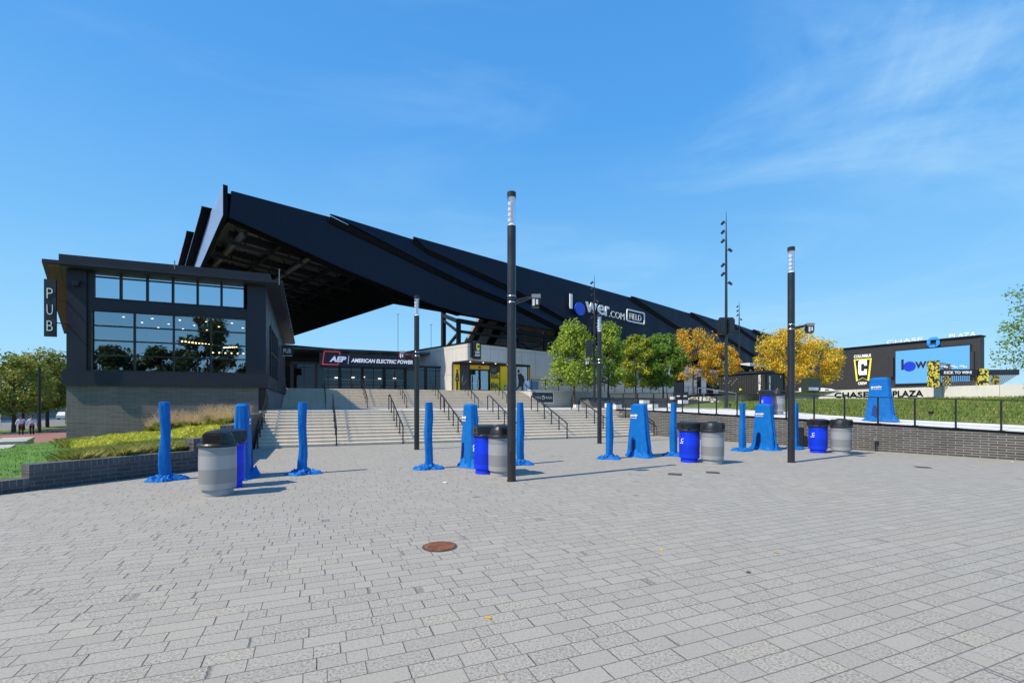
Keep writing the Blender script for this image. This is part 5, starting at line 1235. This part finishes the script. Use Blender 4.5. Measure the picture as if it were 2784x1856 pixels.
for i, (a, b, H, cr, lb) in enumerate(((-17.0,-40,16.5,5.2,'tallest mirrored tree, in the right half of the pub windows'),(-24,-42,11,4.2,'mirrored tree left of the tallest one in the pub windows'),(-31,-41,10.8,5.2,'mirrored tree in the left half of the pub windows'),(-9,-44,10.5,4.2,'mirrored tree right of the tallest one in the pub windows'),(-38,-43,11,4.6,'mirrored tree at the left edge of the pub windows'))):
    p = S(a, b, 0); make_tree(lb, (p.x,p.y,0), H, cr, H*.86, M['leaf_dark'], 60+i, 8000, .34, 'oval', .25, 'park_tree', gR, nc=50)
# ------------------------------------------------------------ people
def person(label, loc, rz, seed, step=1):
    t = thing('person', label, 'person', loc, rz)
    def skin(name, joints, edges, mat_, par, sub=2, root=0):
        me = bpy.data.meshes.new(name); me.from_pydata([j[0] for j in joints], edges, []); o_ = bpy.data.objects.new(name, me); COL.objects.link(o_)
        sk = o_.modifiers.new('skin', 'SKIN'); sk.use_smooth_shade = True
        for i, j in enumerate(joints):
            me.skin_vertices[0].data[i].radius = (j[1], j[2] if len(j) > 2 else j[1])
        me.skin_vertices[0].data[root].use_root = True
        sb = o_.modifiers.new('sub', 'SUBSURF'); sb.levels = sb.render_levels = sub
        dg = bpy.context.evaluated_depsgraph_get(); m2 = bpy.data.meshes.new_from_object(o_.evaluated_get(dg)); bpy.data.objects.remove(o_)
        m2.name = name; m2.materials.clear(); m2.materials.append(mat_); o2 = bpy.data.objects.new(name, m2); COL.objects.link(o2); o2.parent = par; W[o2] = W[par]
        m2.polygons.foreach_set('use_smooth', [True]*len(m2.polygons)); return o2
    s_ = step
    # body (skin): whole figure
    J = [((0,0,.95),.13,.10),((0,0,1.15),.14,.10),((0,0,1.38),.15,.10),((0,0,1.50),.055),((0,.01,1.60),.075,.085),((0,.01,1.70),.08,.095),((0,.01,1.75),.05),
         ((.18,0,1.42),.055),((.29,.04*s_,1.16),.045),((.34,.02+.10*s_,.93),.035),((.35,.03+.13*s_,.85),.03),
         ((-.18,0,1.42),.055),((-.29,-.04*s_,1.16),.045),((-.34,.02-.08*s_,.93),.035),((-.35,.03-.10*s_,.85),.03),
         ((.09,0,.86),.085),((.10,.12*s_,.50),.06),((.10,.02*s_+.02,.10),.042),((.10,.14+.02*s_,.045),.04),
         ((-.09,0,.86),.085),((-.10,-.02*s_,.50),.06),((-.10,-.20*s_,.12),.042),((-.10,-.12*s_+.06,.045),.04)]
    Ed = [(0,1),(1,2),(2,3),(3,4),(4,5),(5,6),(2,7),(7,8),(8,9),(9,10),(2,11),(11,12),(12,13),(13,14),(0,15),(15,16),(16,17),(17,18),(0,19),(19,20),(20,21),(21,22)]
    skin('body', J, Ed, M['skin'], t)
    g = 1.0
    J2 = [((0,0,.96),.175,.13),((0,0,1.15),.185,.135),((0,0,1.38),.185,.125),((0,0,1.475),.075,.07),((.19,0,1.41),.075),((.295,.04*s_,1.16),.062),((.34,.02+.10*s_,.95),.05),((-.19,0,1.41),.075),((-.295,-.04*s_,1.16),.062),((-.34,.02-.08*s_,.95),.05)]
    skin('shirt', J2, [(0,1),(1,2),(2,3),(2,4),(4,5),(5,6),(2,7),(7,8),(8,9)], M['shirt'], t)
    J3 = [((0,0,.95),.165,.125),((.09,0,.84),.11,.11),((.10,.12*s_,.50),.082),((.10,.02*s_+.02,.08),.062),((-.09,0,.84),.11,.11),((-.10,-.02*s_,.50),.082),((-.10,-.20*s_,.10),.062)]
    skin('trousers', J3, [(0,1),(1,2),(2,3),(0,4),(4,5),(5,6)], M['trouser'], t)
    J4 = [((0,-.005,1.66),.085,.09),((0,-.012,1.73),.085,.095),((0,0,1.765),.05)]
    skin('hair', J4, [(0,1),(1,2)], M['hair'], t)
    for sx, yy_ in ((.10,.08+.02*s_),(-.10,.03-.16*s_)):
        mb = MB(); mb.loft([ring_sq(.11,.28,z,0,20,0,0,1,2.6) if z < .05 else ring_sq(.10,.22,z,0,20,0,0,1,2.4) for z in (.0,.03,.06,.09)]); mb.v = [v+Vector((sx,yy_,0)) for v in mb.v]; mb.build('shoe', M['hair'], t, True)
    return t
person('man in a pale lavender shirt and black trousers walking away, left of the two', (-45.75,44.05,-.97), R(40), 1, 1)
person('man in a pale lavender shirt and black trousers walking away, right of the two', (-44.85,44.15,-.97), R(40), 2, -1)
# ------------------------------------------------------------ left side street things
def bench(label, loc, rz, L=4.2, Wd=1.8):
    t = thing('slatted_bench', label, 'bench', loc, rz, 'low slatted stone benches beside the lawn')
    mb = MB(); mb.box(0,L,0,Wd,0,.34); mb.build('base', M['conc2'], t)
    n = 22; mb = MB()
    for k in range(n): x = L*k/n; mb.box(x+.02,x+L/n-.05,-.04,Wd+.02,.345,.50)
    mb.build('slats', M['conc'], t); return t
bench('slatted stone bench farther from the camera, at the edge of the lawn', (-30.2,29.3,-.92), R(131), 5.2, 1.45)
bench('slatted stone bench nearer the camera, cut by the left edge', (-22.6,20.8,-.80), R(132), 6.4, 1.7)
hy = thing('fire_hydrant', 'red and black round fitting sticking out beside the pub corner', 'hydrant', (-30.6,34.5,-.9))
mb = MB(); mb.lathe([(.22,0),(.24,.1),(.24,.35),(.18,.5),(.05,.56)],16); mb.build('cap', M['black'], hy, True)
mb = MB(); mb.tube([(0,0,.38),(1.6,.2,.38)], .07, 10); mb.build('pipe', M['redpaint'], hy, True)
bd = thing('street_building', 'beige building across the street at the left edge of the picture', 'building', S(-66,60,-1), TS)
mb = MB(MS); mb.box(-70,-56,40,56.8,-1,19); mb.build('wall', M['house'], bd)
for k in range(5):
    for j in range(3): mb = MB(MS); mb.box(-55.99,-55.95,42+j*4.5,44.5+j*4.5,1.5+3.2*k,3.3+3.2*k); mb.build('window', M['glass_up'], bd)
bd = thing('parking_shed', 'long low dark building across the road behind the street trees', 'building', S(-60,90,-1), TS)
mb = MB(MS); mb.box(-66,-52,62,190,-1,4.2); mb.build('wall', M['taupe'], bd)
mb = MB(MS); mb.box(-66.5,-51.5,61.5,190.5,4.2,4.8); mb.build('roof', M['roof_edge'], bd)
for k in range(10): mb = MB(MS); mb.box(-51.99,-51.93,66+k*9,72+k*9,.2,3); mb.build('window', M['pubdark'], bd)
# parked vehicles far down the road
def car(label, loc, rz, m_, L=4.5, Hh=1.5, Wd=1.8):
    t = thing('parked_car', label, 'car', loc, rz, 'vehicles parked down the road')
    mb = MB(); mb.prism([(-L/2,.35),(L/2,.35),(L/2,.8),(L*.3,.95),(L*.15,Hh),(-L*.3,Hh),(-L*.46,.95),(-L/2,.85)], -Wd/2, Wd/2, 'y'); mb.build('body', m_, t)
    mb = MB(); mb.prism([(L*.27,.98),(L*.14,Hh-.08),(-L*.28,Hh-.08),(-L*.42,.98)], -Wd/2-.01, Wd/2+.01, 'y'); mb.build('windows', M['pubdark'], t)
    for sx in (-.32,.32):
        for sy in (-1,1):
            mb = MB(); mb.lathe([(.33,0),(.33,.2)],16); mb.v = [Vector((sx*L+v.x, sy*(Wd/2-.1)+v.z-.1, .33+v.y)) for v in mb.v]; mb.build('wheel', M['black'], t)
    return t
car('dark van parked far down the road', S(-33,112,-1.1), TS+R(90), M['black'], 5.2, 2.1, 2.0)
car('dark red car parked beyond the dark van', S(-33,128,-1.1), TS+R(90), mat('car_red', (.25,.02,.02), .3), 4.5, 1.5)
car('white car parked across the road', S(-45,120,-1.1), TS+R(90), mat('car_white', (.7,.7,.72), .3), 4.5, 1.5)
def pole(label, loc, H, m_, r=.05):
    t = thing('street_pole', label, 'pole', loc); mb = MB(); mb.lathe([(r,0),(r*.8,H)],10); mb.build('shaft', m_, t, True); mb = MB(); mb.box(-.16,.16,-.02,.02,H-.5,H-.05); mb.build('plate', m_, t); return t
pole('thin white sign pole behind the walking men', (-55.2,51,-1), 3.4, M['white'])
pole('black street pole between the walking men and the thick trunk', (-46.6,46.6,-1), 6.5, M['lamp'], .13)
pole('white sign pole farther down the planting strip', (-57,60.5,-1), 4.2, M['white'], .09)

# ------------------------------------------------------------ right upper plaza things
sb = thing('screen_building', 'dark clad building with a giant blue screen and rooftop CHASE PLAZA letters', 'building', (69.3,70,3.1), 0)
P0 = Vector((69.3,70,0)); dv = Vector((-.474,.88,0)).normalized(); nv = Vector((-.88,-.474,0)).normalized()   # nv faces camera side
ang = math.atan2(-dv.y, -dv.x); MBD = Matrix.Translation(P0+dv*24) @ Matrix.Rotation(ang, 4, 'Z')      # local x runs towards the near right corner, -y faces the plaza
zb_, zt_ = 3.1, 11.9
mb = MB(MBD); mb.box(-8,24,0,1.6,zb_-.5,zt_); mb.build('wall', M['darkwall'], sb)
mb = MB(MBD); mb.box(-8.2,24.15,-.2,1.7,zt_,zt_+.22); mb.build('parapet', M['roof_edge'], sb)
def fx(px): # local x on facade for pixel column (used once to read the photo's layout)
    k = (px-1392)/1285; d0 = P0+dv*24; ex = -dv; return (k*d0.y-d0.x)/(ex.x-k*ex.y)
def fz(px, py): x = fx(px); Y = (P0+dv*24-dv*x).y; return 1.85+(1099-py)*Y/1285
X0, X1 = fx(2437), fx(2638)
zt1, zb1 = fz(2437,955), fz(2437,1043)
mb = MB(MBD); mb.box(X0-.15,X1+.15,-.22,-.02,zb1-.15,zt1+.15); mb.build('screen_frame', M['black'], sb)
mb = MB(MBD); mb.box(X0,X1,-.26,-.221,zb1,zt1); sc_ = mb.build('screen', M['screen'], sb)
Wsc = X1-X0; zm = fz(2450,1006)
mb = MB(MBD); mb.text('l', (X0+Wsc*.085,-.262,zm), (1,0,0), (0,0,1), width=.34, height=1.75, th=.02, bold=.02); mb.text('wer', (X0+Wsc*.285,-.262,zm+.1), (1,0,0), (0,0,1), width=3.2, height=1.15, th=.02, bold=.02); mb.build('lettering', M['screen_ink'], sc_)
mb = MB(MBD); mb.lathe([(.82,0),(.82,.02)],32); mb.v = [Vector((X0+Wsc*.205+v.x*1.05,-.262-v.z,zm+.52+v.y)) for v in mb.v]; mb.build('dot', M['screen_blue'], sc_)
# crest
cx0, cx1 = fx(2322), fx(2371); ct, cb = fz(2345,975), fz(2345,1036); cw = cx1-cx0
cr_ = thing('club_crest', 'yellow edged club crest with a big white letter C on the dark building', 'sign', tuple(MBD @ Vector((cx0,-.2,cb))))
def pent(k, y0, y1):
    m_ = .28*k; mb = MB(MBD); mb.prism([(cx0+m_,ct-m_*.8),(cx0+cw*.14+m_,cb+m_*.9),(cx0+cw*.5,cb+.55+m_*.35),(cx1-cw*.14-m_,cb+m_*.9),(cx1-m_,ct-m_*.8)], y0, y1, 'y'); return mb
pent(0,-.12,-.02).build('border', M['yellow2'], cr_); pent(1,-.15,-.121).build('field', M['black'], cr_)
mb = MB(MBD); letter_C(mb, cx0+cw*.27, cb+1.1, cw*.50, (ct-cb)*.66, -.20, -.152); mb.build('letter', M['white'], cr_)
mb = MB(MBD); mb.text('COLUMBUS', (cx0+.05,-.12,ct+.2), (1,0,0), (0,0,1), width=cw*.95, height=.55, th=.05, bold=.03); mb.build('lettering', M['white'], cr_); mb = MB(MBD); mb.text('CREW', (cx0+cw*.25,-.12,cb-.62), (1,0,0), (0,0,1), width=cw*.5, height=.5, th=.05, bold=.03); mb.build('lettering', M['white'], cr_)
# roof letters
xa, xb, xc, xd = fx(2407), fx(2505), fx(2578), fx(2655)
mb = MB(MBD); mb.text('CHASE', (xa,.5,zt_+.2), (1,0,0), (0,0,1), width=xb-xa, height=.62, th=.08); mb.build('roof_letters', M['white'], sb); mb = MB(MBD); mb.text('PLAZA', (xc,.5,zt_+.2), (1,0,0), (0,0,1), width=xd-xc-.2, height=.62, th=.08); mb.build('roof_letters', M['white'], sb)
mb = MB(MBD); octo(mb, (fx(2520)+fx(2560))/2, zt_-.25, .8, -.35, -.22, 0); mb.build('roof_emblem', M['chaseblue'], sb)
for px in (2428, 2646): x = fx(px); mb = MB(MBD); mb.box(x-.2,x+.2,-.5,-.02,zb1+1.2,zb1+4.4); mb.build('line_speaker', M['poster_d'], sb)
# lettering on the white wall
def ab_on(p, q, px):
    """site point where the pixel column px meets the wall line p-q"""
    k = (px-1392)/1285; ca, sa = math.cos(TS), math.sin(TS)
    f = lambda t_: ((p[0]+(q[0]-p[0])*t_)*ca-(p[1]+(q[1]-p[1])*t_)*sa)-k*((p[0]+(q[0]-p[0])*t_)*sa+(p[1]+(q[1]-p[1])*t_)*ca)
    t_ = f(0)/(f(0)-f(1)); return (p[0]+(q[0]-p[0])*t_, p[1]+(q[1]-p[1])*t_)
pW, qW = (46.2,29.4), (43.6,15.9)
c0_, c1_ = ab_on(pW,qW,2270), ab_on(pW,qW,2362); c2_, c3_ = ab_on(pW,qW,2428), ab_on(pW,qW,2511)
dist = lambda a, b: math.hypot(a[0]-b[0], a[1]-b[1])
off = lambda p: (p[0]-.03, p[1]+.005)
text_on('CHASE', off(c0_), off(c1_), 2.50, .50, dist(c0_,c1_), M['roof_edge'], ww, th=.03, bold=.012)
text_on('PLAZA', off(c2_), off(c3_), 2.50, .50, dist(c2_,c3_), M['roof_edge'], ww, th=.03, bold=.012)
# container bar
cn = thing('shipping_container', 'black shipping container bar with white vertical lower.com lettering and yellow triangles', 'container', (26.3,50,3.0), 0)
MC = Matrix.Translation((25.9,48.2,0)) @ Matrix.Rotation(R(28), 4, 'Z')     # local x right face, y left face going back
mb = MB(MC); mb.box(0,3.0,0,5.6,2.95,5.0); mb.build('box', M['container'], cn)
mb = MB(MC); mb.box(-.05,3.05,-.05,5.65,5.0,5.1); mb.box(-.05,.05,-.05,.05,2.95,5.0); mb.box(2.95,3.05,-.05,.05,2.95,5.0); mb.build('frame', M['roof_edge'], cn)
mb = MB(MC); mb.text('lower.com', (.72,-.02,2.95), (0,0,1), (-1,0,0), width=1.8, height=.36, th=.02, bold=.02); mb.build('lettering', M['white'], cn); mb = MB(MC); mb.text('lower.com', (-.02,.55,3.0), (0,0,1), (0,1,0), width=1.9, height=.36, th=.02, bold=.02); mb.build('lettering', M['white'], cn)
mb = MB(MC)
for x, z, s_ in ((2.3,4.75,1),(1.9,3.4,-1),(2.75,3.1,1)): mb.prism([(x,z-.12),(x+.22*s_,z),(x,z+.12)] if s_ > 0 else [(x,z+.12),(x-.22,z),(x,z-.12)], -.04, -.02, 'y')
for y, z in ((3.0,3.45),(4.9,4.75)): mb.prism([(y,z-.14),(y-.3,z),(y,z+.14)], -.04, -.02, 'x')
mb.build('triangle_mark', M['yellow2'], cn)
mb = MB(MC)
for k in range(9): y = 3.4+.2*k; z = 4.6-.15*(k%4)-.05*k; mb.prism([(y,z-.08),(y-.16,z),(y,z+.09)], -.035, -.02, 'x')
mb.build('grey_marks', M['poster_g'], cn)
mb = MB(MC); mb.hexa([(-.1,.5,5.1),(2.5,.5,5.1),(2.5,3.4,5.1),(-.1,3.4,5.1),(.2,.7,5.35),(2.2,.7,5.45),(2.2,3.2,5.45),(.2,3.2,5.35)]); mb.build('roof_unit', M['steel'], cn)
kb = thing('serving_kiosk', 'small dark green serving cabinet against the black container', 'kiosk', (30.0,47.5,3.1), R(20))
mb = MB(); mb.box(-.8,.9,-.4,.4,0,1.35); mb.build('cabinet', mat('dark_green', (.03,.045,.035), .5), kb)
mb = MB(); mb.box(-.75,.55,-.43,-.401,.15,.45); mb.build('panel', M['poster_w'], kb)
bn = thing('white_sign_ramp', 'low white rounded banner structure standing behind the white plaza wall', 'structure', (34.3,53,3.1), R(-20))
mb = MB(); mb.prism([(-1.8,0),(1.8,0),(1.7,.28),(1.2,.48),(.2,.6),(-1.8,.62)], -.3, .3, 'y'); mb.build('shell', M['white'], bn)
mb = MB(); mb.box(.6,1.0,-.32,-.301,.08,.44); mb.build('dark_mark', M['poster_d'], bn)
# kick-to-win goal game
kg = thing('kick_game', 'black inflatable goal game with yellow patterned posts and KICK TO WIN lettering', 'football game', (32,36,3.15), 0)
MK = Matrix.Translation((31.9,36,0)) @ Matrix.Rotation(R(-8), 4, 'Z')
def camo(name):
    m = mat(name, rough=.6); t, p = nodes(m); g = NG(t); co = g.n('ShaderNodeTexCoord'); n_ = g.noise(co.outputs['Object'], 6.5, 2)
    t.links.new(g.mix(g.mr(n_, .49, .51, 0., 1.), (.02,.02,.022), (.80,.68,.08)), p.inputs['Base Color']); return m
cm = camo('camo_pattern')
def kx(px, Y=36): return ((px-1392)/1285*Y-31.9)*1.02
K = [(kx(2528),kx(2546),3.15,5.13),(kx(2641),kx(2661),3.15,4.52)]
for a, b, z0_, z1_ in K: mb = MB(MK); mb.box(a,b,-.25,.25,z0_,z1_); mb.build('post', cm, kg)
mb = MB(MK); mb.box(kx(2608),kx(2619),1.6,2.0,3.15,5.0); mb.build('post', cm, kg)
mb = MB(MK); mb.box(kx(2731),kx(2741),1.8,2.2,3.15,4.5); mb.build('post', cm, kg)
mb = MB(MK); mb.box(kx(2546),kx(2641),-.12,.12,4.03,4.5); bm_ = mb.build('crossbar', M['black'], kg)
mb = MB(MK); mb.text('KICK TO WIN!', (kx(2559),-.13,4.15), (1,0,0), (0,0,1), width=kx(2624)-kx(2559), height=.22, th=.01, bold=.03); mb.build('lettering', M['white'], bm_)
mb = MB(MK); mb.box(kx(2661),kx(2735),-.1,.1,4.05,4.45); mb.build('side_bar', M['black'], kg)
netm = bpy.data.materials.new('net'); netm.use_nodes = True; t_ = netm.node_tree; p_ = t_.nodes['Principled BSDF']; g_ = NG(t_); co_ = g_.n('ShaderNodeTexCoord'); sp_ = g_.n('ShaderNodeSeparateXYZ'); t_.links.new(co_.outputs['UV'], sp_.inputs[0])
fa = g_.m('FRACT', g_.m('MULTIPLY', sp_.outputs[0], 7.)); fb_ = g_.m('FRACT', g_.m('MULTIPLY', sp_.outputs[1], 7.))
al = g_.m('MAXIMUM', g_.m('LESS_THAN', fa, .35), g_.m('LESS_THAN', fb_, .35)); t_.links.new(al, p_.inputs['Alpha']); p_.inputs['Base Color'].default_value = (.12,.12,.13,1)
mb = MB(MK); mb.add([(kx(2546),.0,4.5),(kx(2620),1.6,4.5),(kx(2620),1.6,5.0),(kx(2546),.0,5.1)],[(0,1,2,3)]); mb.add([(kx(2661),.0,4.05),(kx(2735),.0,4.05),(kx(2741),2.0,3.2),(kx(2665),2.0,3.2)],[(0,1,2,3)]); mb.add([(kx(2546),.1,3.2),(kx(2641),.1,3.2),(kx(2641),.1,4.03),(kx(2546),.1,4.03)],[(0,1,2,3)]); mb.build('net', netm, kg)
mb = MB(MK)
for k in range(3):
    x = kx(2556+22*k); mb.box(x,x+.28,.0,.05,4.72,4.80); mb.box(x+.2,x+.45,-.01,.04,4.64,4.72)
mb.build('boot_print', M['white'], kg)
# terrace seats (white blocks) and dark step terraces right of the stairs
tb = thing('terrace_steps', 'dark stepped seating terrace between the steps and the grass bank', 'terrace', S(26,36,ZL), TS)
mb = MB(MS)
for k in range(6): mb.box(21.5+k*.9, 40-k*.2, 34+k*1.6, 35.6+k*1.6, ZL-.1, ZL+.17*(k+1))
mb.build('tiers', mat('dark_tier', (.12,.115,.11), .8, var=.2), tb)
for i, (px, py, Y, w_) in enumerate(((1658,1098,34,.27),(1752,1089,40,.33),(1775,1100,36,.30),(1825,1098,36,.16),(1833,1079,46,.32),(1857,1089,40,.34),(1570,1106,44,.30),(1676,1108,30,.22))):
    x, y, z = pz(px, py, Y); mb = MB(); mb.box(-w_,w_,-.25,.25,0,.30); o = mb.build('seat_block', M['white_conc']); o.location = (x, y, max(ZL, z-.25)); o.rotation_euler = (0,0,TS)
    tag(o, ['white seat block just right of the steps landing','white seat block behind the guard rail start','short white seat block in front of the dark tiers','smallest cube shaped white block near the grass bank','farthest white seat block below the orange tree','white seat block beside the two black litter boxes','low white block at the foot of the terrace wall','low white slab at the top corner of the lower steps'][i], 'seat block', 'white concrete seat blocks on the terrace')
rl = thing('ramp_rail', 'thin pale handrails rising along the ramp beneath the orange tree', 'handrail', (21.5,50,2.6))
mb = MB()
for k in range(2): mb.bar((-1.8+k*1.2,k*1.5,1.0),(2.2+k*1.2,k*1.5,.45),.05); mb.bar((-1.8+k*1.2,k*1.5,0),(-1.8+k*1.2,k*1.5,1.0),.05); mb.bar((2.2+k*1.2,k*1.5,-.3),(2.2+k*1.2,k*1.5,.45),.05)
mb.build('rails', M['steel_band'], rl)
lb_ = thing('litter_station', 'pair of black litter boxes with white symbols at the terrace edge', 'bin', (16.4,46,2.1), 0)
for k in range(2):
    mb = MB(); mb.box(-.62+k*.66,-.02+k*.66,-.3,.3,0,.95); bx_ = mb.build('box', M['black'], lb_); mb = MB(); mb.box(-.48+k*.66,-.16+k*.66,-.32,-.301,.5,.62); mb.build('symbol', M['white'], bx_)
mb = MB(); mb.box(-.5,.3,.1,.3,.95,1.9); mb.build('notice', M['black'], lb_)
# side cable rail posts beside pub stairs are part of handrails; spotlights on the bank
for i, (px, py, Y, lb) in enumerate(((2531,1127,24,'small black ground spotlight in the grass right of the raised covered detector'),(1985,1103,33,'small black ground spotlight at the foot of the tallest mast'))):
    x, y, z = pz(px, py, Y); t = thing('ground_spotlight', lb, 'spotlight', (x, y, z-.1)); mb = MB(); mb.lathe([(.05,0),(.05,.12),(.1,.14),(.12,.26)],12); mb.build('housing', M['black'], t, True)
# two far radio masts behind the stadium
for x, y, H, lb in ((-75,250,60,'thin far radio mast left of the second lamp post'),(-36,250,45,'thin far radio mast right of the second lamp post')):
    px = {-75:(1082,852),-36:(1172,880)}[x]; X, Y, Z = pz(px[0], px[1], 250)
    t = thing('radio_mast', lb, 'mast', (X, Y, -1.6)); mb = MB(); mb.bar((0,0,0),(0,0,Z+1.6),.2,.2); mb.build('lattice', M['steel_l'], t); mb = MB(); mb.bar((-.8,0,Z+1),(.8,0,Z+1),.15); mb.build('crossarm', M['steel_l'], t)
print('objects', len(bpy.data.objects))
